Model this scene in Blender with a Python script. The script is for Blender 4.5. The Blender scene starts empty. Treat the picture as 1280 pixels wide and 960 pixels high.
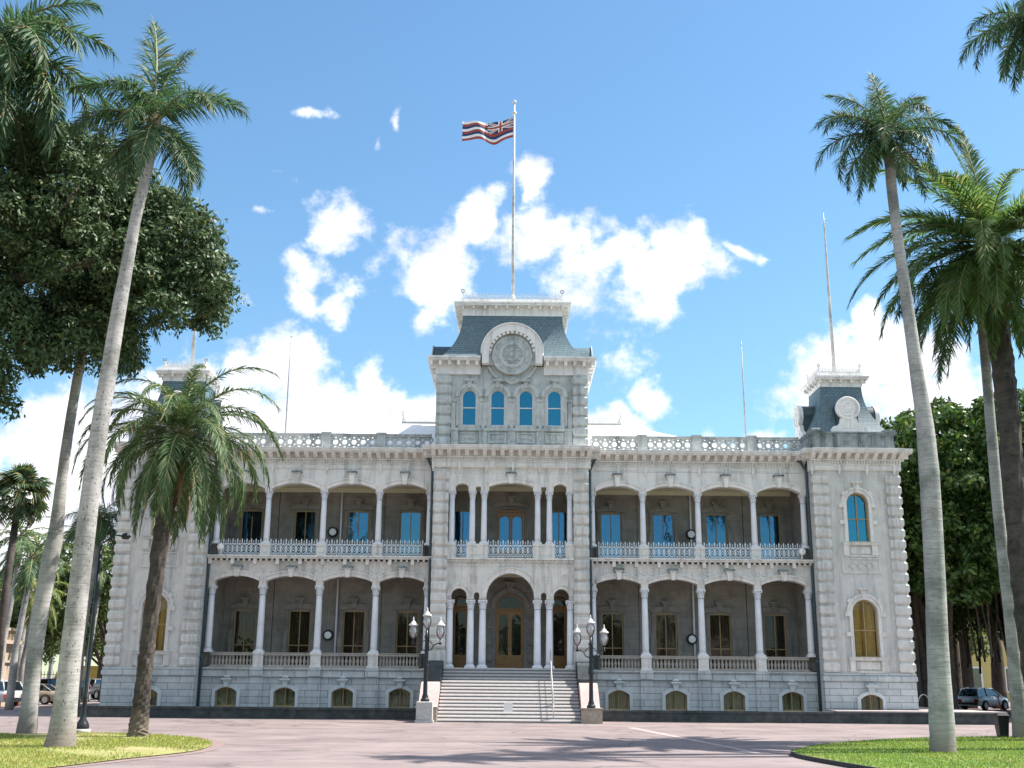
import bpy, math, random
import numpy as np
from mathutils import Matrix, Vector
R = math.radians
PI = math.pi
C = bpy.context.scene.collection
scn = bpy.context.scene

# ------------------------------------------------------------------ camera, sky, sun, exposure
cam_d = bpy.data.cameras.new('camera')
cam = bpy.data.objects.new('camera', cam_d)
C.objects.link(cam)
cam_d.sensor_width = 36.0
cam_d.lens = 1390.0 / 1280.0 * 36.0
cam_d.clip_start = 0.2
cam_d.clip_end = 3000.0
cam.matrix_world = Matrix.Translation((0, -61, 2.0)) @ Matrix.Rotation(R(90 + 14.9), 4, 'X') @ Matrix.Rotation(R(0.5), 4, 'Z')
scn.camera = cam

SUN_EL, SUN_AZ = R(55), R(79)          # azimuth clockwise from +Y (straight away from the camera)
SKY_STRENGTH = 0.10
sun_d = bpy.data.lights.new('sun', 'SUN')
sun_d.energy = 5.0
sun_d.angle = R(0.5)
sun_d.color = (1.0, 0.93, 0.85)
sun = bpy.data.objects.new('sun', sun_d)
C.objects.link(sun)
sdir = Vector((math.sin(SUN_AZ) * math.cos(SUN_EL), math.cos(SUN_AZ) * math.cos(SUN_EL), math.sin(SUN_EL)))
sun.rotation_euler = sdir.to_track_quat('Z', 'Y').to_euler()
sun.location = (30, 20, 60)

scn.view_settings.view_transform = 'Standard'
scn.view_settings.look = 'None'
scn.view_settings.gamma = 1.0
scn.view_settings.exposure = 1.0
try:
    scn.view_settings.use_curve_mapping = False
except Exception:
    pass
scn.render.engine = 'CYCLES'
scn.cycles.max_bounces = 8
scn.cycles.diffuse_bounces = 4
scn.cycles.transparent_max_bounces = 12

world = bpy.data.worlds.new('World')
scn.world = world
world.use_nodes = True


def build_world():
    nt = world.node_tree
    nt.nodes.clear()
    N, L = nt.nodes.new, nt.links.new
    out = N('ShaderNodeOutputWorld')
    sky = N('ShaderNodeTexSky')
    sky.sky_type = 'NISHITA'
    sky.sun_disc = False
    sky.sun_elevation = SUN_EL
    sky.sun_rotation = SUN_AZ
    sky.altitude = 20
    sky.air_density = 1.25
    sky.dust_density = 0.25
    sky.ozone_density = 2.6
    bg = N('ShaderNodeBackground')
    bg.inputs['Strength'].default_value = SKY_STRENGTH
    # clear trade-wind air: a deeper blue than the model's default
    tint = N('ShaderNodeMix'); tint.data_type = 'RGBA'; tint.blend_type = 'MULTIPLY'; tint.inputs['Factor'].default_value = 1
    tint.inputs['B'].default_value = SKY_TINT
    L(sky.outputs[0], tint.inputs['A']); L(tint.outputs['Result'], bg.inputs['Color'])

    def math_(op, a, b=None, c=None, clamp=False):
        m = N('ShaderNodeMath')
        m.operation = op
        m.use_clamp = clamp
        for i, v in enumerate((a, b, c)):
            if v is None:
                continue
            if isinstance(v, (int, float)):
                m.inputs[i].default_value = v
            else:
                L(v, m.inputs[i])
        return m.outputs[0]
    tc = N('ShaderNodeTexCoord')
    nrm = N('ShaderNodeVectorMath'); nrm.operation = 'NORMALIZE'
    L(tc.outputs['Generated'], nrm.inputs[0])
    sep = N('ShaderNodeSeparateXYZ')
    L(nrm.outputs[0], sep.inputs[0])
    x, y, z = sep.outputs
    ys = math_('MAXIMUM', y, 0.02)
    u = math_('DIVIDE', x, ys)
    v = math_('DIVIDE', z, ys)
    comb = N('ShaderNodeCombineXYZ')
    L(u, comb.inputs[0]); L(v, comb.inputs[1])
    # warp
    wn = N('ShaderNodeTexNoise'); wn.inputs['Scale'].default_value = 9; wn.inputs['Detail'].default_value = 3
    L(comb.outputs[0], wn.inputs['Vector'])
    wsub = N('ShaderNodeVectorMath'); wsub.operation = 'SUBTRACT'; L(wn.outputs['Color'], wsub.inputs[0]); wsub.inputs[1].default_value = (.5, .5, .5)
    wsc = N('ShaderNodeVectorMath'); wsc.operation = 'SCALE'; L(wsub.outputs[0], wsc.inputs[0]); wsc.inputs['Scale'].default_value = 0.10
    wadd = N('ShaderNodeVectorMath'); wadd.operation = 'ADD'; L(comb.outputs[0], wadd.inputs[0]); L(wsc.outputs[0], wadd.inputs[1])
    P = wadd.outputs[0]
    # cumulus clouds at fixed directions of the sky dome: (u, v, half width, half height, rotation, density)
    clouds = CLOUDS
    best = None
    for (cu, cv, ru, rv, rot, den) in clouds:
        mp = N('ShaderNodeMapping'); mp.vector_type = 'TEXTURE'
        mp.inputs['Location'].default_value = (cu, cv, 0)
        mp.inputs['Rotation'].default_value = (0, 0, R(rot))
        mp.inputs['Scale'].default_value = (ru, rv, 1)
        L(P, mp.inputs['Vector'])
        ln = N('ShaderNodeVectorMath'); ln.operation = 'LENGTH'
        L(mp.outputs[0], ln.inputs[0])
        val = math_('MULTIPLY', math_('SUBTRACT', 1.0, ln.outputs['Value']), den)
        best = val if best is None else math_('MAXIMUM', best, val)
    best = math_('MAXIMUM', best, -1.2)
    n1 = N('ShaderNodeTexNoise'); n1.inputs['Scale'].default_value = 16; n1.inputs['Detail'].default_value = 10; n1.inputs['Roughness'].default_value = .62
    L(comb.outputs[0], n1.inputs['Vector'])
    nn = math_('MULTIPLY', math_('SUBTRACT', n1.outputs['Fac'], 0.5), 3.4)
    dens = math_('ADD', math_('MULTIPLY', best, 1.25), nn)
    mr = N('ShaderNodeMapRange'); mr.interpolation_type = 'SMOOTHSTEP'
    L(dens, mr.inputs['Value']); mr.inputs['From Min'].default_value = 0.14; mr.inputs['From Max'].default_value = 0.88
    front = N('ShaderNodeMapRange'); L(y, front.inputs['Value']); front.inputs['From Min'].default_value = 0.15; front.inputs['From Max'].default_value = 0.3
    dfront = math_('MULTIPLY', mr.outputs[0], front.outputs[0])
    # the sky behind and beside: bright unseen cloud added high up to light the facade
    n2 = N('ShaderNodeTexNoise'); n2.inputs['Scale'].default_value = 2.6; n2.inputs['Detail'].default_value = 7; n2.inputs['Roughness'].default_value = .6
    L(nrm.outputs[0], n2.inputs['Vector'])
    back = N('ShaderNodeMapRange'); L(y, back.inputs['Value']); back.inputs['From Min'].default_value = 0.1; back.inputs['From Max'].default_value = -0.15
    hi = N('ShaderNodeMapRange'); L(z, hi.inputs['Value']); hi.inputs['From Min'].default_value = 0.26; hi.inputs['From Max'].default_value = 0.5
    hi.inputs['To Min'].default_value = -0.5; hi.inputs['To Max'].default_value = 0.11
    b2 = N('ShaderNodeMapRange'); b2.interpolation_type = 'SMOOTHSTEP'
    L(math_('ADD', n2.outputs['Fac'], hi.outputs[0]), b2.inputs['Value']); b2.inputs['From Min'].default_value = 0.47; b2.inputs['From Max'].default_value = 0.62
    dback = math_('MULTIPLY', b2.outputs[0], back.outputs[0])
    density = math_('MAXIMUM', dfront, dback, clamp=True)
    # cloud body: white with faint lavender undersides
    n3 = N('ShaderNodeTexNoise'); n3.inputs['Scale'].default_value = 11; n3.inputs['Detail'].default_value = 6
    L(P, n3.inputs['Vector'])
    cr = N('ShaderNodeValToRGB')
    cr.color_ramp.elements[0].position = .36; cr.color_ramp.elements[0].color = (.66, .69, .84, 1)
    cr.color_ramp.elements[1].position = .60; cr.color_ramp.elements[1].color = (1, 1, 1, 1)
    L(n3.outputs['Fac'], cr.inputs[0])
    bgc = N('ShaderNodeBackground')
    bgc.inputs['Strength'].default_value = CLOUD_STRENGTH
    L(cr.outputs[0], bgc.inputs['Color'])
    mix = N('ShaderNodeMixShader')
    L(density, mix.inputs[0]); L(bg.outputs[0], mix.inputs[1]); L(bgc.outputs[0], mix.inputs[2])
    L(mix.outputs[0], out.inputs['Surface'])


SKY_TINT = (.72, .92, .98, 1)
CLOUD_STRENGTH = 0.74
CLOUDS = [
    (-0.165, 0.432, .040, .038, -20, 1.0), (-0.190, 0.375, .030, .045, 20, .8), (-0.163, 0.35, .04, .03, 0, .55),
    (-0.075, 0.392, .060, .055, 35, 1.0), (-0.085, 0.345, .03, .04, 0, .6), (-0.03, 0.425, .025, .045, 10, .8),
    (0.012, 0.455, .022, .05, 0, .75), (0.03, 0.40, .05, .04, 0, .8),
    (0.075, 0.39, .065, .055, 0, 1.0), (0.135, 0.385, .085, .05, 4, 1.15), (0.165, 0.415, .055, .035, -25, 1.0), (0.215, 0.405, .018, .012, 0, .6),
    (0.10, 0.31, .04, .05, 0, .55),
    (-0.215, 0.280, .075, .065, 0, 1.3), (-0.175, 0.23, .11, .06, 0, 1.4), (-0.12, 0.262, .03, .04, 0, 1.0), (-0.30, 0.24, .10, .07, 0, 1.4),
    (-0.37, 0.20, .16, .07, 0, 1.5), (-0.42, 0.12, .2, .10, 0, 1.4), (-0.06, 0.225, .08, .04, 0, 1.2), (0.09, 0.225, .08, .03, 0, 1.2),
    (0.142, 0.258, .032, .030, 25, .9), (0.215, 0.22, .07, .02, 0, .8),
    (0.30, 0.265, .075, .065, 15, 1.4), (0.36, 0.29, .08, .06, 0, 1.4), (0.40, 0.23, .12, .06, 0, 1.4), (0.335, 0.345, .018, .02, 0, .8),
    (0.43, 0.12, .2, .10, 0, 1.2),
    (-0.205, 0.555, .022, .010, 0, .55), (-0.145, 0.525, .008, .022, 0, .6), (-0.125, 0.538, .008, .018, -30, .6), (-0.225, 0.475, .016, .010, 0, .55),
    (-0.245, 0.437, .018, .009, 0, .5), (-0.1, 0.455, .02, .010, 25, .4), (-0.26, 0.36, .03, .012, 0, .6),
]
build_world()

# ------------------------------------------------------------------ helpers
class MB:
    def __init__(s):
        s.v, s.f, s.m, s.sm = [], [], [], []

    def add(s, vs, fs, mi=0, smooth=False):
        o = len(s.v)
        s.v.extend(vs)
        for f in fs:
            s.f.append(tuple(i + o for i in f)); s.m.append(mi); s.sm.append(smooth)

    def box(s, x0, x1, y0, y1, z0, z1, mi=0):
        if x0 > x1: x0, x1 = x1, x0
        s.add([(x0, y0, z0), (x1, y0, z0), (x1, y1, z0), (x0, y1, z0), (x0, y0, z1), (x1, y0, z1), (x1, y1, z1), (x0, y1, z1)],
              [(0, 3, 2, 1), (4, 5, 6, 7), (0, 1, 5, 4), (1, 2, 6, 5), (2, 3, 7, 6), (3, 0, 4, 7)], mi)

    def pillow(s, x0, x1, y0, y1, z0, z1, b, bz=None, mi=0):
        """box whose front and side faces are bevelled (rusticated block)"""
        bz = b if bz is None else bz
        v = []
        for (z, i) in ((z0, b), (z0 + bz, 0), (z1 - bz, 0), (z1, b)):
            v += [(x0 + i, y0 + i, z), (x1 - i, y0 + i, z), (x1 - i, y1, z), (x0 + i, y1, z)]
        f = [(3, 2, 1, 0), (12, 13, 14, 15)]
        for k in range(3):
            for j in range(4):
                a, b_ = 4 * k + j, 4 * k + (j + 1) % 4
                f.append((a, b_, b_ + 4, a + 4))
        s.add(v, f, mi)

    def prism(s, poly, y0, y1, mi=0):
        """poly: (x, z) counter-clockwise seen from -Y"""
        n = len(poly)
        s.add([(x, y0, z) for x, z in poly] + [(x, y1, z) for x, z in poly],
              [tuple(range(n)), tuple(range(2 * n - 1, n - 1, -1))] + [((i + 1) % n, i, i + n, (i + 1) % n + n) for i in range(n)], mi)

    def prism_x(s, poly, x0, x1, mi=0):
        """poly: (y, z)"""
        n = len(poly)
        s.add([(x0, y, z) for y, z in poly] + [(x1, y, z) for y, z in poly],
              [tuple(range(n - 1, -1, -1)), tuple(range(n, 2 * n))] + [(i, (i + 1) % n, (i + 1) % n + n, i + n) for i in range(n)], mi)

    def band(s, inner, outer, y0, y1, mi=0, closed=False):
        """solid strip between two (x, z) polylines of equal length"""
        n = len(inner)
        v = []
        for (a, b) in zip(inner, outer):
            v += [(a[0], y0, a[1]), (b[0], y0, b[1]), (a[0], y1, a[1]), (b[0], y1, b[1])]
        f = []
        for i in range(n if closed else n - 1):
            p, q = 4 * i, 4 * ((i + 1) % n)
            f += [(p, q, q + 1, p + 1), (p + 2, p + 3, q + 3, q + 2), (p, p + 2, q + 2, q), (p + 1, q + 1, q + 3, p + 3)]
        if not closed:
            e = 4 * (n - 1)
            f += [(0, 1, 3, 2), (e, e + 2, e + 3, e + 1)]
        s.add(v, f, mi)

    def topwall(s, pts, ztop, y0, y1, mi=0):
        s.band(pts, [(x, ztop) for x, z in pts], y0, y1, mi)

    def lathe(s, prof, cx=0, cy=0, cz=0, n=16, mi=0, smooth=True, a0=0, sq=False):
        v, f = [], []
        for (r, z) in prof:
            for k in range(n):
                a = a0 + 2 * PI * k / n
                v.append((cx + r * math.cos(a), cy + r * math.sin(a), cz + z))
        for i in range(len(prof) - 1):
            for k in range(n):
                f.append((i * n + k, i * n + (k + 1) % n, (i + 1) * n + (k + 1) % n, (i + 1) * n + k))
        f.append(tuple(range(n - 1, -1, -1)))
        f.append(tuple(range((len(prof) - 1) * n, len(prof) * n)))
        s.add(v, f, mi, smooth)

    def lathe_y(s, prof, cx, cz, n=32, mi=0, smooth=True):
        """prof: (r, y) turned about an axis along Y, first towards the viewer"""
        v, f = [], []
        for (r, y) in prof:
            for k in range(n):
                a = 2 * PI * k / n
                v.append((cx + r * math.cos(a), y, cz + r * math.sin(a)))
        for i in range(len(prof) - 1):
            for k in range(n):
                f.append((i * n + k, (i + 1) * n + k, (i + 1) * n + (k + 1) % n, i * n + (k + 1) % n))
        f.append(tuple(range(n)))
        s.add(v, f, mi, smooth)

    def tube(s, pts, rad, n=8, mi=0, smooth=True, jitter=None):
        pts = [Vector(p) for p in pts]
        if not hasattr(rad, '__len__'):
            rad = [rad] * len(pts)
        v, f = [], []
        up = Vector((0, 0, 1))
        for i, p in enumerate(pts):
            d = (pts[min(i + 1, len(pts) - 1)] - pts[max(i - 1, 0)]).normalized()
            a = d.cross(Vector((0, 1, 0)) if abs(d.y) < .9 else up).normalized()
            b = d.cross(a)
            for k in range(n):
                t = 2 * PI * k / n
                r = rad[i] * (1 + (jitter(i, k) if jitter else 0))
                q = p + (a * math.cos(t) + b * math.sin(t)) * r
                v.append(tuple(q))
        for i in range(len(pts) - 1):
            for k in range(n):
                f.append((i * n + k, (i + 1) * n + k, (i + 1) * n + (k + 1) % n, i * n + (k + 1) % n))
        f.append(tuple(range(n)))
        f.append(tuple(range(len(pts) * n - 1, (len(pts) - 1) * n - 1, -1)))
        s.add(v, f, mi, smooth)

    def mesh(s, name, mats):
        me = bpy.data.meshes.new(name)
        me.from_pydata(s.v, [], s.f)
        for m in (mats if isinstance(mats, (list, tuple)) else [mats]):
            me.materials.append(m)
        me.polygons.foreach_set('material_index', s.m)
        me.polygons.foreach_set('use_smooth', s.sm)
        me.update()
        return me

    def build(s, name, mats, parent=None, loc=(0, 0, 0), rz=0):
        return link(name, s.mesh(name, mats), parent, loc, rz)


def link(name, me, parent=None, loc=(0, 0, 0), rz=0, sc=None):
    o = bpy.data.objects.new(name, me)
    C.objects.link(o)
    o.location = loc
    o.rotation_euler = (0, 0, rz)
    if sc: o.scale = sc
    if parent: o.parent = parent
    return o


def tag(o, label=None, cat=None, group=None, kind=None):
    if label: o['label'] = label
    if cat: o['category'] = cat
    if group: o['group'] = group
    if kind: o['kind'] = kind
    return o


def thing(name, label, cat, loc=(0, 0, 0), rz=0, group=None):
    o = bpy.data.objects.new(name, None)
    C.objects.link(o)
    o.location = loc
    o.rotation_euler = (0, 0, rz)
    o.empty_display_size = .3
    return tag(o, label, cat, group)


def arc(cx, cz, r, a0, a1, n, rz=None):
    rz = r if rz is None else rz
    return [(cx + r * math.cos(R(a0 + (a1 - a0) * i / n)), cz + rz * math.sin(R(a0 + (a1 - a0) * i / n))) for i in range(n + 1)]


def arch_pts(x0, x1, spring, crown, n=14, under=None):
    """left-to-right intrados from x0 to x1; segmental if low, round if high"""
    cx, w = (x0 + x1) / 2, (x1 - x0) / 2
    h = crown - spring
    if h >= w * .98:
        st = spring + (h - w)
        pts = [(x0, spring)] if st - spring > .01 else []
        pts += arc(cx, st, w, 180, 0, n)
        if st - spring > .01: pts += [(x1, spring)]
        return pts
    rr = (w * w + h * h) / (2 * h)
    zc = crown - rr
    a = math.degrees(math.asin(w / rr))
    return arc(cx, zc, rr, 90 + a, 90 - a, n)


# ------------------------------------------------------------------ materials
def nodes_of(name):
    m = bpy.data.materials.new(name)
    m.use_nodes = True
    nt = m.node_tree
    return m, nt, nt.nodes['Principled BSDF']


def mat(name, col, rough=.7, var=.15, scale=3.0, metal=0.0, bump=0.0, bscale=30.0, stain=None, stain_amt=.5, stain_scale=.6, streak=False, spec=.4, detail=6, coat=0):
    """procedural paint/stone: base colour, fine mottling, optional blotchy stains (streaked down if asked), bump"""
    m, nt, b = nodes_of(name)
    N, L = nt.nodes.new, nt.links.new
    tc = N('ShaderNodeTexCoord')
    geo = N('ShaderNodeNewGeometry')
    n1 = N('ShaderNodeTexNoise'); n1.inputs['Scale'].default_value = scale; n1.inputs['Detail'].default_value = detail; n1.inputs['Roughness'].default_value = .65
    L(geo.outputs['Position'], n1.inputs['Vector'])
    mx = N('ShaderNodeMix'); mx.data_type = 'RGBA'
    lo = tuple(max(0, c * (1 - var)) for c in col[:3]) + (1,)
    hi = tuple(min(1, c * (1 + var)) for c in col[:3]) + (1,)
    mx.inputs['A'].default_value = lo; mx.inputs['B'].default_value = hi
    mr = N('ShaderNodeMapRange'); mr.inputs['From Min'].default_value = .3; mr.inputs['From Max'].default_value = .7
    L(n1.outputs['Fac'], mr.inputs['Value']); L(mr.outputs[0], mx.inputs['Factor'])
    colr = mx.outputs['Result']
    if stain:
        n2 = N('ShaderNodeTexNoise'); n2.inputs['Scale'].default_value = stain_scale; n2.inputs['Detail'].default_value = 8; n2.inputs['Roughness'].default_value = .7
        if streak:
            mp = N('ShaderNodeMapping'); mp.inputs['Scale'].default_value = (2.4, 2.4, .22)
            L(geo.outputs['Position'], mp.inputs['Vector']); L(mp.outputs[0], n2.inputs['Vector'])
        else:
            L(geo.outputs['Position'], n2.inputs['Vector'])
        r2 = N('ShaderNodeMapRange'); r2.inputs['From Min'].default_value = .48; r2.inputs['From Max'].default_value = .68
        r2.inputs['To Max'].default_value = stain_amt
        L(n2.outputs['Fac'], r2.inputs['Value'])
        m2 = N('ShaderNodeMix'); m2.data_type = 'RGBA'
        L(r2.outputs[0], m2.inputs['Factor']); L(colr, m2.inputs['A']); m2.inputs['B'].default_value = tuple(stain[:3]) + (1,)
        colr = m2.outputs['Result']
    L(colr, b.inputs['Base Color'])
    b.inputs['Roughness'].default_value = rough
    b.inputs['Metallic'].default_value = metal
    b.inputs['Specular IOR Level'].default_value = spec
    if coat: b.inputs['Coat Weight'].default_value = coat
    if bump:
        nb = N('ShaderNodeTexNoise'); nb.inputs['Scale'].default_value = bscale; nb.inputs['Detail'].default_value = 6
        L(geo.outputs['Position'], nb.inputs['Vector'])
        bp = N('ShaderNodeBump'); bp.inputs['Strength'].default_value = bump; bp.inputs['Distance'].default_value = .03
        L(nb.outputs['Fac'], bp.inputs['Height']); L(bp.outputs[0], b.inputs['Normal'])
    return m


def add_courses(m, w, h, col, off=.5, mortar=.018):
    """stone joints: brick texture in X-Z over an existing material"""
    nt = m.node_tree
    N, L = nt.nodes.new, nt.links.new
    b = nt.nodes['Principled BSDF']
    src = b.inputs['Base Color'].links[0].from_socket
    geo = N('ShaderNodeNewGeometry')
    sp = N('ShaderNodeSeparateXYZ'); L(geo.outputs['Position'], sp.inputs[0])
    ad = N('ShaderNodeMath'); ad.operation = 'ADD'; L(sp.outputs[0], ad.inputs[0]); L(sp.outputs[1], ad.inputs[1])
    cb = N('ShaderNodeCombineXYZ'); L(ad.outputs[0], cb.inputs[0]); L(sp.outputs[2], cb.inputs[1])
    br = N('ShaderNodeTexBrick')
    L(cb.outputs[0], br.inputs['Vector'])
    br.offset = off
    br.inputs['Scale'].default_value = 1.0
    br.inputs['Brick Width'].default_value = w
    br.inputs['Row Height'].default_value = h
    br.inputs['Mortar Size'].default_value = mortar
    br.inputs['Color1'].default_value = (.86, .86, .86, 1); br.inputs['Color2'].default_value = (1, 1, 1, 1)
    br.inputs['Mortar'].default_value = col + (1,)
    mu = N('ShaderNodeMix'); mu.data_type = 'RGBA'; mu.blend_type = 'MULTIPLY'; mu.inputs['Factor'].default_value = 1
    L(src, mu.inputs['A']); L(br.outputs['Color'], mu.inputs['B'])
    L(mu.outputs['Result'], b.inputs['Base Color'])
    return m


def leaf_mat(name, col, var=.45, trans=.35, rough=.5, warm=(.16, .14, .05)):
    m, nt, b = nodes_of(name)
    N, L = nt.nodes.new, nt.links.new
    geo = N('ShaderNodeNewGeometry')
    cr = N('ShaderNodeValToRGB')
    e = cr.color_ramp.elements
    e[0].position = 0; e[0].color = tuple(c * (1 - var) for c in col) + (1,)
    e[1].position = .9; e[1].color = tuple(min(1, c * (1 + var)) for c in col) + (1,)
    x = e.new(.97); x.color = warm + (1,)
    L(geo.outputs['Random Per Island'], cr.inputs[0])
    L(cr.outputs[0], b.inputs['Base Color'])
    b.inputs['Roughness'].default_value = rough
    b.inputs['Specular IOR Level'].default_value = .3
    tr = N('ShaderNodeBsdfTranslucent')
    hs = N('ShaderNodeHueSaturation'); hs.inputs['Value'].default_value = 1.7; hs.inputs['Saturation'].default_value = 1.15; hs.inputs['Hue'].default_value = .485
    L(cr.outputs[0], hs.inputs['Color']); L(hs.outputs[0], tr.inputs['Color'])
    mx = N('ShaderNodeMixShader'); mx.inputs[0].default_value = trans
    out = nt.nodes['Material Output']
    L(b.outputs[0], mx.inputs[1]); L(tr.outputs[0], mx.inputs[2]); L(mx.outputs[0], out.inputs['Surface'])
    return m


def glass_mat(name, tint=(.55, .75, .85), refl=.3, dark=(.02, .03, .04), trans=.5):
    """window glass: see-through with a strong reflection"""
    m, nt, b = nodes_of(name)
    N, L = nt.nodes.new, nt.links.new
    gl = N('ShaderNodeBsdfGlossy'); gl.inputs['Roughness'].default_value = .03; gl.inputs['Color'].default_value = tint + (1,)
    geo = N('ShaderNodeNewGeometry')
    nb = N('ShaderNodeTexNoise'); nb.inputs['Scale'].default_value = 1.6; L(geo.outputs['Position'], nb.inputs['Vector'])
    bp = N('ShaderNodeBump'); bp.inputs['Strength'].default_value = .10; bp.inputs['Distance'].default_value = .05
    L(nb.outputs['Fac'], bp.inputs['Height']); L(bp.outputs[0], gl.inputs['Normal'])
    tp = N('ShaderNodeBsdfTransparent'); tp.inputs['Color'].default_value = (trans, trans, trans, 1)
    mx = N('ShaderNodeMixShader'); mx.inputs[0].default_value = refl
    out = nt.nodes['Material Output']
    L(tp.outputs[0], mx.inputs[1]); L(gl.outputs[0], mx.inputs[2]); L(mx.outputs[0], out.inputs['Surface'])
    nt.nodes.remove(b)
    return m


STAIN = (.17, .19, .18)
M = {}
M['stone'] = mat('facade_stone', (.605, .595, .565), .8, .12, 2.2, bump=.25, bscale=14, stain=(.30, .32, .32), stain_amt=.85, stain_scale=.8, streak=True)
M['loggia'] = add_courses(mat('loggia_wall_stone', (.27, .255, .23), .85, .16, 2.0, bump=.2, bscale=12, stain=(.13, .12, .10), stain_amt=.6, stain_scale=.8), 1.3, .62, (.72, .72, .72), mortar=.012)  # facade stone with the veranda's shade put into a darker colour
M['base'] = add_courses(mat('basement_stone', (.53, .56, .565), .8, .12, 2.2, bump=.25, bscale=14, stain=(.25, .29, .30), stain_amt=.6, stain_scale=.5, streak=True), 1.25, .34, (.35, .38, .40), mortar=.016)
M['trim'] = mat('pale_trim_stone', (.71, .69, .655), .7, .10, 4, bump=.1, bscale=25, stain=(.33, .325, .30), stain_amt=.8, stain_scale=1.1, streak=True)
M['white'] = mat('white_cornice_paint', (.79, .775, .745), .6, .06, 4, stain=(.40, .395, .375), stain_amt=.75, stain_scale=1.0, streak=True)
M['column'] = mat('column_paint', (.74, .76, .80), .5, .05, 5, stain=(.55, .56, .58), stain_amt=.4, stain_scale=1.2)
M['parapet'] = mat('weathered_parapet_stone', (.50, .52, .51), .85, .2, 2.5, bump=.3, bscale=16, stain=(.10, .135, .14), stain_amt=.85, stain_scale=.75, streak=True)
M['dark_parapet'] = mat('blackened_parapet_stone', (.20, .235, .24), .85, .35, 2.5, bump=.3, bscale=16, stain=(.03, .045, .05), stain_amt=.95, stain_scale=.8, streak=True)
M['tower'] = mat('tower_stone', (.50, .53, .515), .85, .2, 2.6, bump=.3, bscale=16, stain=(.16, .20, .20), stain_amt=.75, stain_scale=1.1, streak=True)
M['balus'] = mat('brown_grey_baluster_stone', (.36, .335, .30), .8, .15, 4, stain=(.2, .185, .165), stain_amt=.6, stain_scale=.9)
M['paleblue'] = mat('pale_surround_stone', (.56, .60, .61), .75, .1, 3, stain=(.36, .40, .41), stain_amt=.5, stain_scale=.9, streak=True)
M['quoin'] = mat('quoin_stone', (.63, .615, .58), .8, .14, 2.4, bump=.2, bscale=14, stain=(.30, .315, .31), stain_amt=.85, stain_scale=1.0, streak=True)
M['iron'] = mat('pale_blue_iron_paint', (.66, .74, .80), .45, .05, 8)
M['ceiling'] = mat('cream_ceiling_paint', (.62, .60, .44), .7, .05, 3)
M['pipe'] = mat('dark_drainpipe_paint', (.06, .10, .12), .5, .2, 6)
M['ochre'] = mat('ochre_window_paint', (.36, .25, .12), .5, .12, 8)
M['wframe'] = mat('white_window_paint', (.72, .73, .72), .5, .06, 8)
M['wood'] = mat('varnished_door_wood', (.30, .16, .05), .4, .3, 9)
M['curtain'] = mat('golden_curtain_cloth', (.80, .58, .20), .9, .18, 5)
M['curtain_d'] = mat('brown_curtain_cloth', (.085, .062, .04), .9, .2, 5)
M['curtain_b'] = mat('teal_blind_cloth', (.08, .24, .30), .9, .1, 5)
M['curtain_g'] = mat('olive_blind_cloth', (.56, .55, .34), .9, .2, 5)
M['glass'] = glass_mat('blue_reflecting_glass', (.20, .52, .84), .30)
M['glass_low'] = glass_mat('clear_dim_glass', (.70, .64, .62), .055, trans=.75)
M['glass_tow'] = glass_mat('tower_glass', (.16, .66, .85), .32, trans=.55)
M['roofwhite'] = mat('white_roof_coating', (.80, .80, .80), .7, .06, 2)
M['coping'] = mat('dark_coping_stone', (.055, .065, .065), .9, .4, 3, bump=.4, bscale=18, stain=(.14, .14, .13), stain_amt=.5, stain_scale=1.2)  # near-black base colour with lighter blotches
M['coping_top'] = mat('pink_walk_paving', (.40, .35, .335), .85, .12, 3)
M['granite'] = mat('pale_granite', (.46, .46, .44), .7, .15, 9, stain=(.3, .3, .29), stain_amt=.5, stain_scale=1.5)
M['sandstone'] = mat('rough_brown_stone', (.36, .30, .24), .85, .25, 6, bump=.5, bscale=14)
M['pinkstone'] = mat('pink_cheek_plaster', (.48, .36, .34), .8, .14, 4, bump=.2, bscale=20)
M['darkstone'] = mat('dark_lava_stone', (.045, .055, .06), .85, .35, 3, bump=.5, bscale=10)
M['tread'] = mat('worn_stair_stone', (.37, .345, .335), .75, .10, 5, stain=(.36, .35, .34), stain_amt=.4, stain_scale=1.3)
M['riser'] = mat('stair_riser_stone', (.27, .31, .33), .8, .12, 5)
M['black'] = mat('black_iron_paint', (.018, .022, .026), .35, .3, 10)
M['zinc'] = mat('galvanised_lamp_cap', (.62, .62, .60), .45, .1, 8)
M['steel'] = mat('white_pole_paint', (.56, .56, .54), .5, .2, 1.5, stain=(.27, .25, .22), stain_amt=.8, stain_scale=1.6)
M['greypole'] = mat('grey_rod_metal', (.34, .35, .36), .5, .25, 3)


def slate_mat(name, col):
    m = mat(name, col, .55, .22, 5, bump=.2, bscale=20, stain=(.11, .15, .16), stain_amt=.35, stain_scale=1.0)
    return add_courses(m, .26, .15, (.45, .45, .45), mortar=.012)


M['slate'] = slate_mat('blue_slate', (.115, .185, .215))
M['slate_d'] = mat('dark_metal_roof', (.045, .07, .085), .5, .25, 3)


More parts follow.
